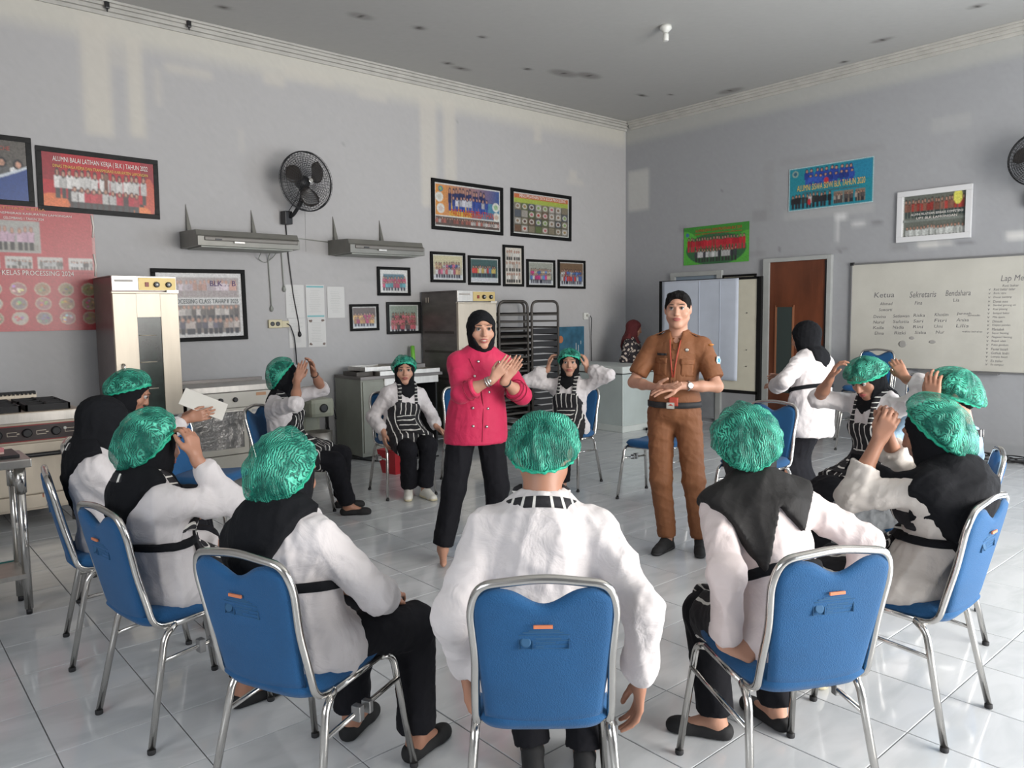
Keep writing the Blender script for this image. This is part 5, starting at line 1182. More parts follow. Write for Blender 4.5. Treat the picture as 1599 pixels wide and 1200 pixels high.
    if collar:
        G.cap(N-spine*.01, N+spine*.030, .066, .064, .006, Fw, .95, cut=0)
    # cut: neck opening and hem
    if collar and face: G.cap(N+Fw*.06+spine*.02, N-spine*.075+Fw*.115, .036, .016, .004, op='-')
    G.cap(N+spine*.0, N+spine*.12, .056 if collar else .050, .056, .006, op='-')
    D = G.dist(np.array([0, 0, -1.]), np.array([0, 0, hemz])); G.F = np.maximum(G.F, D)
    so_ = sdf_object('shirt', [G], shirt, root, .0062 if shirt not in (M_pink, M_brown) else .0028, 26, seed, smooth=1)
    X, Y, Z = G.ax[0][:, None, None], G.ax[1][None, :, None], G.ax[2][None, None, :]
    Tc = T_.F
    def shell(name_, Fn, m, h_=None, amp=0., par=None):
        K = Field(lo, hi, res); K.F = np.ascontiguousarray(np.broadcast_to(Fn, G.F.shape)).astype(np.float32); return sdf_object(name_, [K], m, par or root, amp, 30, seed, smooth=1)
    uu = (X-N[0])*U[0]+(Y-N[1])*U[1]+(Z-N[2])*U[2]; ww = (X-P[0])*spine[0]+(Y-P[1])*spine[1]+(Z-P[2])*spine[2]; vv = (X-P[0])*Fw[0]+(Y-P[1])*Fw[1]+(Z-P[2])*Fw[2]
    if tie:
        o_ = shell('waist_tie', np.maximum(G.F*0+Tc-.013, np.abs(ww-.17+.25*vv)-.016), M_fblack)
    if strap and not hijab:
        w0 = SL+.012; K = Field(lo, hi, res)
        ring = []; cc = N+spine*(.012)-Fw*.0
        for i in range(40):
            a_ = 2*PI*i/40; q = np.array([math.cos(a_)*.098, math.sin(a_)*.094])
            back = max(0, -math.sin(a_)); fr_ = max(0, math.sin(a_))
            ring.append(cc+U*q[0]*(1+.12*abs(math.cos(a_)))+Fw*(q[1]+.005)+spine*(.018*back-.085*fr_**1.2-.012))
        m = MB(); bm = m.bm; R2 = []
        for p in ring:
            o_ = nrm(p-cc-spine*((p-cc)@spine)); R2.append([bm.verts.new(tuple(p+spine*.017+o_*.004-o_*.008*0)), bm.verts.new(tuple(p-spine*.017+o_*.010)), bm.verts.new(tuple(p-spine*.017+o_*.005)), bm.verts.new(tuple(p+spine*.017-o_*.001))])
        for i in range(40):
            a1, b1 = R2[i], R2[(i+1) % 40]
            for k in range(4): bm.faces.new((a1[k], a1[(k+1) % 4], b1[(k+1) % 4], b1[k])).smooth = True
        so2 = m.build('neck_strap', M_neckstrap, root)
        so2.location = tuple(cc); 
        for v in so2.data.vertices: v.co -= Vector(cc)
    if apron:
        lower = Field(lo, hi, res)
        # torso plus thighs joined over the lap
        A2 = Field(np.minimum(lo, alo), np.maximum(hi, ahi), res); 
        A2.cap(P+spine*.02, M1, .165*fat, wa+.008, .05, Fw, .78); A2.cap(M1, M2, wa, ch, .06, Fw, .74); A2.cap(M2, N-spine*.05, ch, .085, .05, Fw, .70)
        for s in (1, -1): A2.ell(P+spine*SL*.64+Fw*(.075)+U*s*.065, (.062, .055, .06), None, .05)
        if seated:
            A2.ell(P+np.array([0, .03, -.02]), (.18*fat, .16*fat, .11), None, .05)
            for s in (1, -1): A2.cap(hips[s]+np.array([0, 0, .01]), knee[s]+np.array([0, 0, .005]), .098*fa, .082*fa, .09)
            A2.cap(hips[1], hips[-1], .09, .09, .08); kc = (knee[1]+knee[-1])/2; A2.cap(P+np.array([0, .1, .0]), kc-np.array([0, .06, .005]), .085, .07, .08)
        else: A2.cap(P, P-np.array([0, 0, .25]), .17, .18, .04, Fw, .75)
        X2, Y2, Z2 = A2.ax[0][:, None, None], A2.ax[1][None, :, None], A2.ax[2][None, None, :]
        w2 = (X2-P[0])*spine[0]+(Y2-P[1])*spine[1]+(Z2-P[2])*spine[2]; u2 = (X2-P[0])*U[0]+(Y2-P[1])*U[1]+(Z2-P[2])*U[2]; v2 = (X2-P[0])*Fw[0]+(Y2-P[1])*Fw[1]+(Z2-P[2])*Fw[2]
        top = SL*.72; wid = np.where(w2 > .16, .175-(w2-.16)*(.075/(top-.16)), .20+.12*np.clip(.16-w2, 0, .3))
        ky = (knee[1][1]+knee[-1][1])/2
        reg = np.maximum(np.abs(u2)-wid, w2-top); reg = np.maximum(reg, np.where(w2 > .1, -v2-.0, -.2)); reg = np.maximum(reg, Y2-(ky-.055)+.25*np.abs(np.sin(X2*30))*.06); reg = np.maximum(reg, (knee[1][2]-.10)-Z2)
        if seated: reg = np.maximum(reg, np.where(w2 < .20, .045+.35*np.maximum(0, .10-w2)*2-Y2+np.abs(u2)*.15, -.2))
        Fn = np.maximum(A2.F-.013, reg*.9); K = Field(np.minimum(lo, alo), np.maximum(hi, ahi), res); K.F = Fn.astype(np.float32)
        ap = sdf_object('apron', [K], M_apron, root, .004, 36, seed+9)
        K = Field(np.minimum(lo, alo), np.maximum(hi, ahi), res); K.F = np.maximum(A2.F-.019, np.maximum(np.maximum(np.abs(u2)-.085, np.abs(w2-.115)-.06), -v2)).astype(np.float32)
        sdf_object('pocket', [K], M_pocket, ap)
        bw = np.abs(np.abs(uu)-.075)
        shell('shoulder_straps', np.maximum(Tc-.013, np.maximum(np.maximum(bw-.016, SL*.68-ww), -vv+.0)), M_strap, par=ap)
    # ---- hijab
    if hijab:
        hj = Scaled(np.minimum(Hc-.20, N-.26), np.maximum(Hc+.20, N+.26), .0075 if res < .012 else .009)
        hj.hsc = hs
        hj.ell(P3(0, -.016, .018), ((.081, .100, .096) if net else (.086, .108, .102)), A, 0); hj.ell(P3(0, .004, -.052), (.074, .086, .080), A, .04); hj.cap(P3(0, -.01, -.09), N-spine*.01, .066, .066, .04)
        hj.cap(N, N-spine*.025+Fw*.03, .066, .045, .03)
        if drape in ('back', 'full'):
            hj.cap(P3(0, -.035, -.075), N-Fw*.045, .058, .066, .04)
        # face opening
        hj.ell(P3(0, .112, -.014), (.067, .090, .083), A, .006, '-')
        hjF = hj
        hj = sdf_object('hijab', [hj], hijab, root, .0022, 60, seed+5, smooth=1)
        if strap:
            K = Field(hjF.lo, hjF.lo+np.array([(q-1)*hjF.h for q in hjF.F.shape])-1e-5, hjF.h); K.F = K.F*0
            sh0 = tuple(min(a_, b_) for a_, b_ in zip(K.F.shape, hjF.F.shape)); K.F = hjF.F[:sh0[0], :sh0[1], :sh0[2]].copy(); K.ax = [hjF.ax[q][:sh0[q]] for q in range(3)]
            nn = nrm(spine*.9+Fw*.45); K.F = np.maximum(K.F-.007, np.abs(K.dist(nn, N+spine*.022))-.019)
            ns = sdf_object('neck_strap', [K], M_neckstrap, root, smooth=1)
            if ns:
                cc = Vector(tuple(N)); ns.data.transform(Matrix.Translation(-cc)); ns.location = cc
        if drape:
            rr = np.sqrt(uu**2+(X*0+(ww-SL))**2)
            if drape == 'back': reg = np.maximum((SL-.30)+np.abs(uu+.075)*1.5-ww, vv-.04); reg = np.minimum(reg, np.maximum(np.maximum(SL-.085-ww, uu-.055), -.19-uu))
            elif drape == 'tails': reg = np.maximum((SL-.27)+np.abs(uu+.085)*2.3-ww, vv-.05); reg = np.minimum(reg, np.maximum(SL-.16-ww+np.abs(uu-.07)*1.3, vv-.05))
            elif drape == 'full': reg = np.maximum(SL-.22+np.abs(uu)*.25-ww, -.3)
            else: reg = np.maximum(SL-.035-.75*np.maximum(0, .065-np.abs(uu))-ww, np.abs(uu)-.085)
            shell('hijab_drape', np.maximum((G.F if drape != 'chest' else Tc)-(.020 if drape != 'chest' else .009), reg*.8), hijab, amp=.003, par=hj)
    if hair:
        g = Scaled(Hc-.18, Hc+.18, .006); g.hsc = hs; g.ell(P3(0, -.016, .032), (.0775, .094, .082), A, 0)
        for s in (1, -1): g.cap(P3(s*.066, .015, .02), P3(s*.070, -.012, -.02), .010, .007, .015)
        g.ell(P3(0, -.055, -.02), (.060, .045, .05), A, .03)
        if hair == 'quiff': g.cap(P3(-.042, .052, .082), P3(.042, .050, .084), .020, .020, .03); g.cap(P3(-.03, .066, .083), P3(.02, .066, .090), .012, .012, .02)
        g.ell(P3(0, .085, .008), (.060, .060, .062), A, .012, '-')
        o_ = sdf_object('hair', [g], M_hair, root, .0025, 90, seed, smooth=1)
    if net: cap_net(root, Hc, A, seed=seed, k=hs, **net)
    # ---- shoes
    if not bare:
        for s in (1, -1):
            an = ank[s]; t_ = toe[s]; dz = np.array([0, 0, 1.]); lo_ = np.minimum(an, an+t_*.2)-.11; hi_ = np.maximum(an, an+t_*.2)+.09; g = Field(lo_, hi_, .006); side_ = np.cross(t_, dz)
            g.cap(an-t_*.028-dz*.058, an+t_*.14-dz*.064, .038, .032, .0, side_, .98)
            g.cap(an+t_*.11-dz*.060, an+t_*.155-dz*.064, .036, .026, .02)
            if shoe is M_shoeblk and not male: g.cap(an+t_*.0+dz*.02, an+t_*.085-dz*.02, .036, .026, .01, op='-'); g.F = np.maximum(g.F, g.dist(dz, an-dz*.030-t_*.0))
            else: g.cap(an-dz*.01-t_*.01, an+t_*.09-dz*.045, .040, .030, .02)
            g.F = np.maximum(g.F, g.dist(-dz, np.array([0, 0, an[2]-.083])))
            so3 = sdf_object('shoe', [g], shoe, root, smooth=1)
            if shoe is M_shoewht or male:
                k = Field(lo_, hi_, .006); k.cap(an-t_*.030-dz*.062, an+t_*.15-dz*.064, .041, .036, 0); k.F = np.maximum(np.maximum(k.F, k.dist(-dz, np.array([0, 0, an[2]-.084]))), k.dist(dz, np.array([0, 0, an[2]-.062]))); sdf_object('sole', [k], M_sole if shoe is M_shoewht else M_rubber, so3)
                if shoe is M_shoewht:
                    m = MB()
                    for q in range(4): c0 = an+t_*(.045+.018*q)-dz*(.008+.012*q); m.tube([tuple(c0-side_*.016), tuple(c0+dz*.004), tuple(c0+side_*.016)], .0025, 5)
                    m.build('laces', M_paper, so3)
    root['_'] = 0; del root['_']
    return dict(root=root, body=body, P=P, N=N, U=U, Fw=Fw, spine=spine, SL=SL, sh=sh, el=elbows, wr=wrists, A=A, Hc=Hc, shirt=so_, knee=knee, ank=ank, toe=toe, P3=P3, T=T_, loc=loc)

# ------------------------------------------------------------------ the people and their chairs
NETS = dict(tilt=.55)
# chairs of the circle (rear-feet midpoint, heading)
for cx, cyy, az, lab in [(1.343, 1.432, 49, 'blue banquet chair nearest the camera seen square from behind with an orange plate'),
                         (2.107, 1.045, 62, 'sunlit blue banquet chair under the woman with two hanging veil tails'),
                         (3.07, .96, 90, 'sunlit blue banquet chair seen edge on under the woman raising both fists'),
                         (4.13, 1.25, 112, 'blue banquet chair under the person in pale denim'),
                         (.858, 2.175, 22, 'blue banquet chair under the foreground woman in white tunic and black flats'),
                         (.70, 3.08, 9, 'blue banquet chair under the woman lifting one hand to her green net'),
                         (.70, 4.02, -8, 'blue banquet chair furthest along the row beside the steel table'),
                         (.97, 4.92, -22, 'blue banquet chair under the woman reading a white paper'),
                         (2.40, 5.75, -48, 'blue banquet chair under the woman with both hands at her brow'),
                         (3.72, 5.965, 257, 'blue banquet chair under the woman in white sneakers'),
                         (5.18, 5.00, 198, 'blue banquet chair under the woman holding her ears before the racks'),
                         (4.90, 1.90, 155, 'blue banquet chair under the woman in the long black skirt'),
                         (5.36, 4.09, 189, 'empty blue banquet chair beside the man in brown'),
                         (5.20, 3.03, 184, 'empty blue banquet chair between the flip board and the standing woman in white'),
                         (1.72, 5.55, -52, 'empty blue banquet chair before the oven counter'),
                         (4.42, 5.80, 240, 'empty blue banquet chair hidden behind the woman in crimson')]:
    place_chair(cx, cyy, az, lab)
for k, z in enumerate((0, .115, .23)):
    place_chair(8.82-.02*k, 3.83, 180, ['lowest chair of the stack below the whiteboard', 'middle chair of the stack below the whiteboard', 'topmost chair of the stack below the whiteboard'][k], z, 'stacked blue chairs by the whiteboard')
place_chair(8.55, 3.22, 176, 'single blue banquet chair below the whiteboard beside the stack')

SK = M_skin
p1 = person('person', 'short-haired man in white shirt, seated with his back to the camera', 1.474, 1.583, 49, (1.62, 1.715, 1.135), 38, hpitch=.35, male=True, res=.008, hair='short', apron=True,
            net=dict(tilt=.62, R=(.108, .122), H=.115, back=.02, lift=-.005), strap=True, collar=True, wr=(1.70, 1.40, .49), wl=(1.36, 1.79, .49), pr=(.45, -1, .1), pl=(-.45, -1, .1), face=False, seed=11, sleeves=(.97, .97), cuffpuff=.008, fat=1.06,
            hr=((0, .2, -1), (-1, 0, 0)), hl=((0, .2, -1), (1, 0, 0)), feet=((1.80, 1.72, 45), (1.69, 1.86, 52)), hem=.45)
p2 = person('person', 'woman in cream blouse with two black veil tails down her back', 2.201, 1.222, 62, (2.29, 1.425, 1.115), 40, hpitch=.25, hroll=.15, res=.008, shirt=M_cream, hijab=M_fblack2, drape='tails', apron=True, tie=True, strap=False,
            net=dict(tilt=.85, R=(.110, .135), H=.11, back=.03), wl=(1.985, 1.295, .545), wr=(2.50, 1.14, .57), pl=(-.4, -1, .0), pr=(1, -.4, .2), hl=('w', (.70, -.62, -.35), (.5, .6, -.6), (.3, .3, 1)), hr=((-.2, .3, -1), (-1, 0, 0)), curl=(.5, 1.0), face=False, seed=21, fat=.92, sleeves=(.97, .97), cuffpuff=.006, hem=.47,
            feet=((2.56, 1.45, 75), (2.33, 1.56, 120)), spinebend=.02, skin=M_skinl)
p3 = person('person', 'woman in white blouse seated sideways with both fists raised before her face', 3.07, 1.16, 90, (3.09, 1.13, 1.095), 92, hpitch=.30, res=.008, shirt=M_ivory, hijab=M_fblack, drape='back', apron=True, tie=True, strap=True,
            net=dict(tilt=1.0, R=(.112, .15), H=.11, back=.03), wl=(2.925, 1.26, 1.065), wr=(3.17, 1.33, 1.07), pl=(-.35, 1, -.5), pr=(.5, 1, -.3), hl=((.2, -.35, .9), (1, .3, 0)), hr=((-.3, -.2, .9), (-1, -.2, 0)), curl=(1.0, 1.0), face=False, seed=31, fat=1.05, sleeves=(.8, .8), spinebend=.05,
            feet=((3.2, 1.5, 90), (2.97, 1.52, 95)), shoe=M_shoewht, hem=.45)
p4 = person('person', 'person in pale denim jacket and green net with one hand at the temple', 4.055, 1.435, 112, (4.10, 1.42, 1.13), 118, hpitch=.2, male=True, res=.009, hair='short', shirt=M_denim, trousers=M_greytr, strap=True, collar=True, net=dict(tilt=.55, R=(.118, .14), H=.13, back=.02),
            wl=(3.955, 1.44, 1.10), pl=(-.3, .8, -1), wr=(4.28, 1.66, .60), hl=((.15, .1, 1), (.8, -.3, 0)), curl=(.5, .55), seed=41, feet=((4.02, 1.84, 112), (3.86, 1.78, 112)), legspread=.16)
p5 = person('person', 'woman in striped apron and long black skirt pulling on her net with both hands', 4.69, 1.985, 155, (4.55, 2.03, 1.165), 168, hpitch=.55, hroll=-.1, res=.009, hijab=M_fblack, drape='chest', skirt=True, apron=True, net=dict(tilt=.25, R=(.11, .13), H=.095, back=.012, lift=.01),
            wr=(4.38, 2.175, 1.16), wl=(4.63, 1.845, 1.165), pr=(1, .5, -.5), pl=(-1, .1, -.3), hr=((-.5, .0, .9), (-.6, -.6, -.3)), hl=((.5, .1, .7), (.5, -.6, -.3)), sleeves=(.55, .80), seed=51, fat=1.08, curl=(.7, .6), pz=.58)
p6 = person('person', 'woman in white tunic and black flats seated in the foreground, black veil over her back', 1.043, 2.25, 22, (1.05, 2.325, 1.06), 30, hpitch=.25, res=.008, hijab=M_fblack, drape='back', apron=False, tie=True, strap=True, net=dict(tilt=.95, R=(.105, .135), H=.115, back=.035),
            wr=(1.34, 2.22, .60), wl=(1.25, 2.42, .60), pr=(.8, -.6, .0), hr=((-.3, 1, -.1), (-.3, 0, -1)), hl=((.3, 1, -.1), (.3, 0, -1)), seed=61, feet=((1.44, 2.20, 15), (1.34, 2.48, 30)), fat=1.1, hem=.44, sleeves=(.96, .96), cuffpuff=.01)
p7 = person('person', 'woman in white shirt lifting her right hand to the green net beside her cheek', .898, 3.11, 9, (.868, 3.12, 1.082), 15, hpitch=.2, res=.008, hijab=M_fblack, drape='back', tie=True, strap=True, apron=True, net=dict(tilt=.9, R=(.108, .138), H=.11, back=.03),
            wr=(.985, 2.98, 1.03), pr=(.25, 1, -.55), hr=((-.35, .0, 1), (-1, -.3, -.2), (0, -1, .3)), wl=(1.15, 3.25, .6), hl=((.2, 1, 0), (0, 0, -1)), curl=(.9, .5), seed=71, feet=((1.13, 2.98, 0), (1.25, 3.2, 5)), sleeves=(.93, .96), fat=1.0)
p8 = person('person', 'woman without net, black veil covering her bowed head and back', .90, 3.99, -8, (.90, 3.97, 1.08), -5, hpitch=.35, res=.009, hijab=M_fblack, drape='back', strap=True, net=None, seed=81, wr=(1.2, 3.85, .62), wl=(1.2, 4.1, .62), face=False, feet=((1.33, 3.85, -8), (1.33, 4.1, -8)))
p9 = person('person', 'woman with green net and black veil bending over a white paper', 1.155, 4.845, -22, (1.26, 4.89, 1.14), -18, hpitch=.55, res=.010, hijab=M_fblack, drape='chest', net=dict(tilt=.75, R=(.105, .13), H=.085, back=.03), wr=(1.48, 4.62, .98), wl=(1.55, 4.80, .98), pr=(.6, .3, -1), pl=(-.6, .3, -1),
            hr=((0, 1, .2), (-1, 0, 0)), hl=((0, 1, .2), (1, 0, 0)), seed=91, feet=((1.6, 4.7, -22), (1.65, 4.85, -22)))
p10 = person('person', 'woman in striped apron with both hands raised to her brow, seated by the oven counter', 2.534, 5.60, -48, (2.52, 5.53, 1.115), -32, hpitch=.1, res=.010, hijab=M_fblack, drape='chest', apron=True, net=dict(tilt=1.0, R=(.110, .135), H=.12, back=.035),
             wr=(2.53, 5.36, 1.09), wl=(2.72, 5.47, 1.14), pr=(1, .4, -.8), pl=(-.9, .6, -.3), hr=((-.2, .3, 1), (-1, -.4, 0)), hl=((.6, .1, .9), (.8, -.5, -.1)), curl=(.45, .45), sleeves=(.55, .60), seed=101, feet=((2.92, 5.36, -35), (3.0, 5.6, -30)), skin=M_skin)
p11 = person('person', 'woman in striped apron and white sneakers sitting with her arms apart', 3.675, 5.77, 257, (3.70, 5.70, 1.085), 240, hpitch=.02, res=.009, hijab=M_fblack, drape='chest', apron=True, net=dict(tilt=.55, R=(.098, .12), H=.10, back=.02, lift=.012), wr=(3.46, 5.68, .57), wl=(3.93, 5.56, .58),
             pr=(.4, -1, 0), pl=(-.4, -1, 0), hr=((.1, .5, -1), (-1, 0, 0)), hl=((-.5, .6, -.6), (1, 0, -.2)), curl=(.5, .5), shoe=M_shoewht, feet=((3.60, 5.53, 235), (3.70, 5.42, 262)), seed=111, sleeves=(.93, .93), cuffpuff=.012, skin=M_skinl)
p12 = person('person', 'woman in striped apron holding both sides of her green net, seated before the racks', 4.99, 4.94, 208, (4.985, 4.93, 1.115), 222, hpitch=-.02, res=.009, hijab=M_fblack, drape='chest', apron=True, net=dict(tilt=.5, R=(.102, .12), H=.098, back=.02, lift=.012), wr=(4.875, 5.10, 1.06), wl=(5.075, 4.80, 1.06),
             pr=(1, .25, -1), pl=(-1, .25, -1), hr=((-.1, -.1, 1), (-1, -.2, 0)), hl=((.1, -.1, 1), (1, -.2, 0)), curl=(.8, .8), seed=121, sleeves=(.86, .86), cuffpuff=.022, skin=M_skinl, feet=((4.6, 4.95, 208), (4.7, 4.75, 208)))
# ---- standing figures
w1 = person('person', 'standing woman in crimson chef jacket and black veil pressing her palms together', 3.05, 3.87, 247, (3.05, 3.80, 1.47), 242, hpitch=.05, seated=False, res=.009, shirt=M_pink, hijab=M_fblack, drape=None, pz=.87, wr=(2.935, 3.56, 1.175), wl=(3.02, 3.55, 1.165), pr=(.8, .0, -1), pl=(-.8, .0, -1),
            hr=('w', (.50, -.43, .75), (.656, .755, 0), (-.3, .3, 1)), hl=('w', (.46, -.40, .80), (-.656, -.755, 0), (-.3, .3, 1)), curl=(.06, .06), sleeves=(.74, .72), hem=.745, fat=1.12, bare=True, skin=M_skinl, openmouth=True, seed=131, feet=((2.80, 3.92, 235), (3.12, 3.78, 250)))
m1 = person('person', 'standing young man in brown short-sleeved uniform with clasped hands and wristwatch', 4.06, 3.06, 207, (4.066, 3.04, 1.585), 212, hpitch=.06, male=True, seated=False, res=.009, shirt=M_brown, trousers=M_brown, pz=.93, hair='quiff', collar=True, wr=(3.82, 3.03, 1.10), wl=(3.92, 2.90, 1.11),
            pr=(1, -.35, -.8), pl=(-1, -.3, -.8), hr=((-1, .45, .05), (0, -.5, 1), (0, 1, 0)), hl=((1, .5, -.12), (0, -.6, -.9), (0, .7, .7)), curl=(.25, .3), sleeves=(.40, .40), hem=.985, shoe=M_shoeblk, fat=.95, seed=141, feet=((4.02, 3.08, 190), (4.16, 2.92, 215)), skin=M_skinl)
w2 = person('person', 'standing woman in white tunic with her back turned, by the wooden door', 5.62, 2.94, 78, (5.63, 3.0, 1.36), 95, hpitch=.3, seated=False, res=.010, hijab=M_fblack, drape='chest', tie=True, strap=True, skirt=True, trousers=M_trous, pz=.80, wl=(5.40, 3.12, .98), wr=(5.74, 3.2, 1.0), pl=(-1, -.6, -.3),
            hl=((.6, 1, .2), (0, 0, -1)), hem=.60, sleeves=(.80, .9), cuffpuff=.02, seed=151, face=False, fat=1.08, feet=((5.7, 2.95, 78), (5.5, 2.95, 78)))
bg = person('person', 'woman in maroon veil and floral blouse standing behind the freezer', 8.58, 7.20, -60, (8.58, 7.18, 1.34), -50, hpitch=.3, seated=False, res=.012, shirt=M_batik, hijab=M_maroon, drape='back', skirt=True, pz=.80, seed=161, face=False, hem=.6)

# ---- details worn by the standing figures
def on_body(p, u, v, w):
    """point in the figure's trunk frame, local to its root"""
    return Vector(tuple(p['P']+p['U']*u+p['Fw']*v+p['spine']*w))
def surf(p, u, w, off=.002):
    """point on the front of the trunk at lateral u and height w"""
    F = p['T']; best = None
    for v in np.arange(.25, 0, -.004):
        q = p['P']+p['U']*u+p['Fw']*v+p['spine']*w
        i = tuple(int(round((q[k]-F.lo[k])/F.h)) for k in range(3))
        if all(0 <= i[k] < F.F.shape[k] for k in range(3)) and F.F[i] < 0: best = v; break
    return Vector(tuple(p['P']+p['U']*u+p['Fw']*((best if best else .1)+off)+p['spine']*w))
S1 = w1['SL']
for u, w in ((-.095, .92), (.045, .92), (-.075, .72), (.07, .72), (-.035, .50), (.075, .50), (-.03, .27), (.065, .27), (-.025, .02), (.06, .02)):
    MB().ball(tuple(surf(w1, -u*-1, S1*w, .004)), .0105, 10).build('button', M_chrome, w1['shirt'])
MB().tube([tuple(surf(w1, u, S1*w, .002)) for u, w in ((.10, .95), (.07, .8), (.02, .55), (.0, .3), (-.0, .1), (.0, -.2))], .0028, 5).build('placket_edge', M_pinkd, w1['shirt'])
def ring_on(p, s, t, r, th, m, name, back=.035):
    E, Wp = p['el'][s], p['wr'][s]; d = nrm(Wp-E); c = Wp-d*back; e = nrm(np.cross(d, [0, 0, 1])); g = np.cross(d, e)
    return MB().tube([tuple(c+e*r*math.cos(a)+g*r*math.sin(a)) for a in np.linspace(0, 2*PI, 25)[:-1]], th, 6, closed=True).build(name, m, p['body']), c, d, e, g
ring_on(w1, 1, 0, .028, .006, M_chrome, 'watch_strap'); o_, c, d, e, g = ring_on(w1, 1, 0, .028, .005, M_chrome, 'bracelet', .02); ring_on(w1, -1, 0, .029, .005, M_rubber, 'hair_tie', .03)
MB().ball(tuple(c+nrm(np.array([-.2, 1, .3]))*.028-d*.012), (.014, .014, .014), 10).build('watch_case', M_brass, w1['body'])
for s in (1, -1):                                                      # turned-up cuffs
    E, Wp = w1['el'][s], w1['wr'][s]; d = nrm(Wp-E); L_ = np.linalg.norm(Wp-E); e = nrm(np.cross(d, [0, 0, 1])); g = np.cross(d, e)
    for q in (.25, .42): c = E+d*L_*q; MB().tube([tuple(c+e*.066*math.cos(a)+g*.066*math.sin(a)) for a in np.linspace(0, 2*PI, 25)[:-1]], .0028, 5, closed=True).build('cuff_seam', M_pinkd, w1['shirt'])
S1 = m1['SL']; sh_ = m1['shirt']
def quad_on(p, pts, m, name, par, off=.004, thick=.003):
    b = MB(); n = 6; V = {}
    (u0, w0), (u1, w1_) = pts
    for i in range(n+1):
        for j in range(n+1): V[i, j] = b.bm.verts.new(surf(p, u0+(u1-u0)*i/n, w0+(w1_-w0)*j/n, off))
    for i in range(n):
        for j in range(n): b.bm.faces.new((V[i, j], V[i+1, j], V[i+1, j+1], V[i, j+1])).smooth = True
    o = b.build(name, m, par); md = o.modifiers.new('s', 'SOLIDIFY'); md.thickness = thick; return o
M_brown2 = mat('brown_pocket_twill', (.215, .082, .030), .72, bump=.3, bscale=12)
for s in (1, -1):
    quad_on(m1, ((s*.045, S1*.47), (s*.125, S1*.65)), M_brown2, 'chest_pocket', sh_, .004); quad_on(m1, ((s*.042, S1*.63), (s*.128, S1*.70)), M_brown, 'pocket_flap', sh_, .009)
quad_on(m1, ((-.016, S1*.05), (.016, S1*.90)), M_brown2, 'placket', sh_, .004)
quad_on(m1, ((.05, S1*.735), (.115, S1*.765)), M_rubber, 'name_plate', sh_, .010)
for w in (.82, .68, .54, .40, .26): MB().ball(tuple(surf(m1, 0, S1*w, .009)), (.006, .004, .006), 8).build('button', M_brownd, sh_)
MB().ball(tuple(surf(m1, -.075, S1*.82, .008)), (.014, .005, .012), 10).build('pin_badge', M_brass, sh_)
for s in (1, -1):                                                      # collar leaves
    N_, U_l, F_l, sp = m1['N'], m1['U'], m1['Fw'], m1['spine']; b = MB()
    v = [N_+U_l*s*.062+sp*.022-F_l*.0, N_+U_l*s*.012+F_l*.062-sp*.012, N_+U_l*s*.060+F_l*.088-sp*.062, N_+U_l*s*.088+F_l*.035-sp*.012]
    vv_ = [b.bm.verts.new(tuple(q)) for q in v]; b.bm.faces.new(vv_); o = b.build('collar_leaf', M_brown2, sh_); md = o.modifiers.new('s', 'SOLIDIFY'); md.thickness = .005
    q0 = m1['sh'][s]; MB().box(-.022, .022, -.05, .045, -.003, .003).build('epaulette', M_brown2, sh_).matrix_local = Matrix.Translation(tuple(q0+np.array([-s*.05, 0, .075]))) @ Matrix.Rotation(s*.38, 4, 'Y') @ Matrix.Rotation(PI/2, 4, 'Z')
q0 = m1['sh'][-1]+(m1['el'][-1]-m1['sh'][-1])*.38; an = nrm([-1, .35, .1])
MB().lathe([(.030, 0), (.030, .003), (.0, .0035)], 6, Matrix.Translation(tuple(q0+an*.070)) @ Vector(an).to_track_quat('Z', 'Y').to_matrix().to_4x4()).build('sleeve_badge', mat('white_blue_badge', (.55, .68, .75), .5), sh_)
MB().lathe([(.017, 0), (.015, .005), (.0, .006)], 5, Matrix.Translation(tuple(q0+an*.071)) @ Vector(an).to_track_quat('Z', 'Y').to_matrix().to_4x4()).build('badge_emblem', mat('blue_emblem', (.08, .35, .5), .5), sh_)
q1 = m1['sh'][-1]+(m1['el'][-1]-m1['sh'][-1])*.12; MB().ball(tuple(q1+nrm([-.7, .5, .6])*.070), (.018, .010, .007), 10).build('shoulder_flash', mat('orange_flash', (.62, .25, .06), .5), sh_)
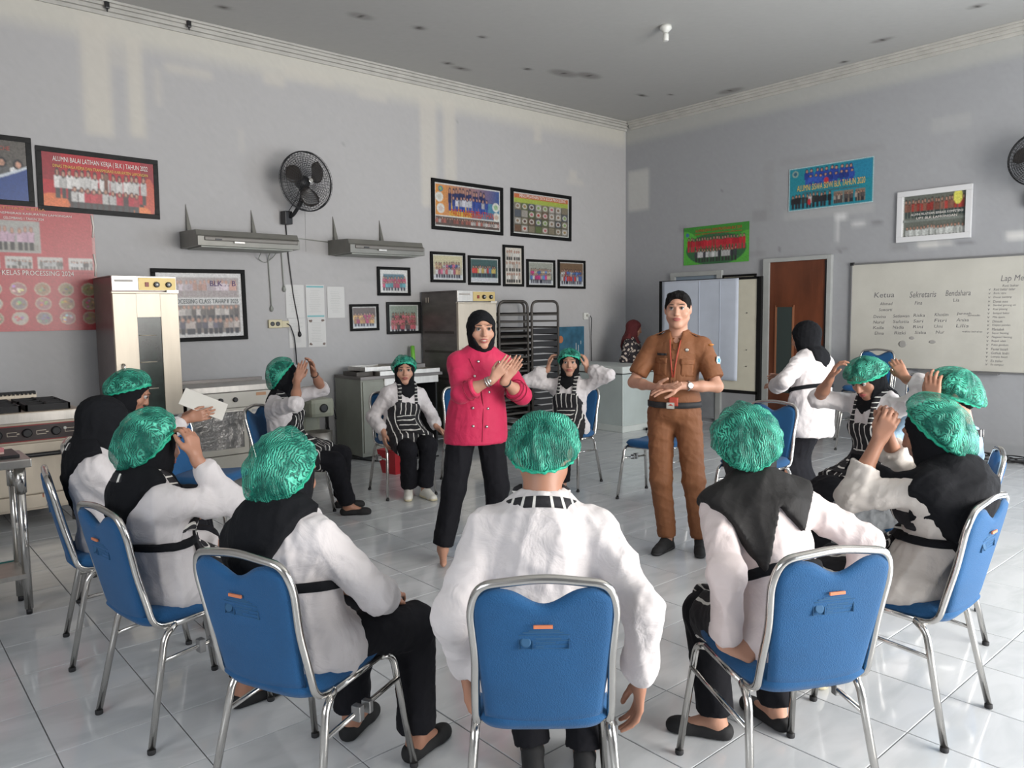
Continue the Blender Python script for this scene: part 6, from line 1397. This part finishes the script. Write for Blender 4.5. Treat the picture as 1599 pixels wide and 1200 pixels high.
for s in (-.020, .020): MB().tube([tuple(surf(m1, s*(.2+1.5*q), S1*(.45+.5*q), .010)) for q in (0, .35, .7, 1)], .004, 6).build('lanyard', M_lany, sh_)
quad_on(m1, ((-.045, S1*.075), (.015, S1*.19)), M_lany, 'lanyard_card', sh_, .014)
bl = MB(); K = m1['T']; pts = []
for a in np.linspace(0, 2*PI, 41)[:-1]:
    d = np.array([math.cos(a), math.sin(a), 0]); c = m1['P']+np.array([0, 0, .045]); v = .30
    for v in np.arange(.30, .02, -.003):
        q = c+d*v; i = tuple(int(round((q[k]-K.lo[k])/K.h)) for k in range(3))
        if all(0 <= i[k] < K.F.shape[k] for k in range(3)) and K.F[i] < 0: break
    pts.append(c+d*(v+.004))
V = [[bl.bm.verts.new((p[0], p[1], p[2]+z)) for z in (-.019, .019)] for p in pts]
for i in range(40): bl.bm.faces.new((V[i][0], V[(i+1) % 40][0], V[(i+1) % 40][1], V[i][1])).smooth = True
o = bl.build('belt', M_rubber, m1['root']); md = o.modifiers.new('s', 'SOLIDIFY'); md.thickness = .006
p = pts[10]; MB().box(p[0]-.026, p[0]+.026, p[1]-.002, p[1]+.010, p[2]-.021, p[2]+.021, .004).build('buckle', M_brass, o)
o_, c, d, e, g = ring_on(m1, -1, 0, .030, .006, M_chrome, 'watch_strap', .045)
out = nrm(np.array([.2, 1, .15])-d*(np.array([.2, 1, .15])@d)); MB().lathe([(.020, -.004), (.021, .004), (.017, .007)], 18, Matrix.Translation(tuple(c+out*.030)) @ Vector(out).to_track_quat('Z', 'Y').to_matrix().to_4x4()).build('watch_case', M_chrome, m1['body'])
MB().lathe([(.0165, .0072), (.0165, .0082)], 18, Matrix.Translation(tuple(c+out*.030)) @ Vector(out).to_track_quat('Z', 'Y').to_matrix().to_4x4()).build('watch_dial', M_pvc, m1['body'])
ring_on(p10, -1, 0, .026, .005, M_rubber, 'wrist_watch', .03)
pp = empty('paper', (1.60, 4.66, 1.055), math.radians(-20), 'folded white paper held by the woman in the row beyond the black veil', 'paper')
MB().box(-.13, .13, -.09, .09, -.0015, .0015).build('sheet', M_paper, pp).rotation_euler = (.5, .45, 0)
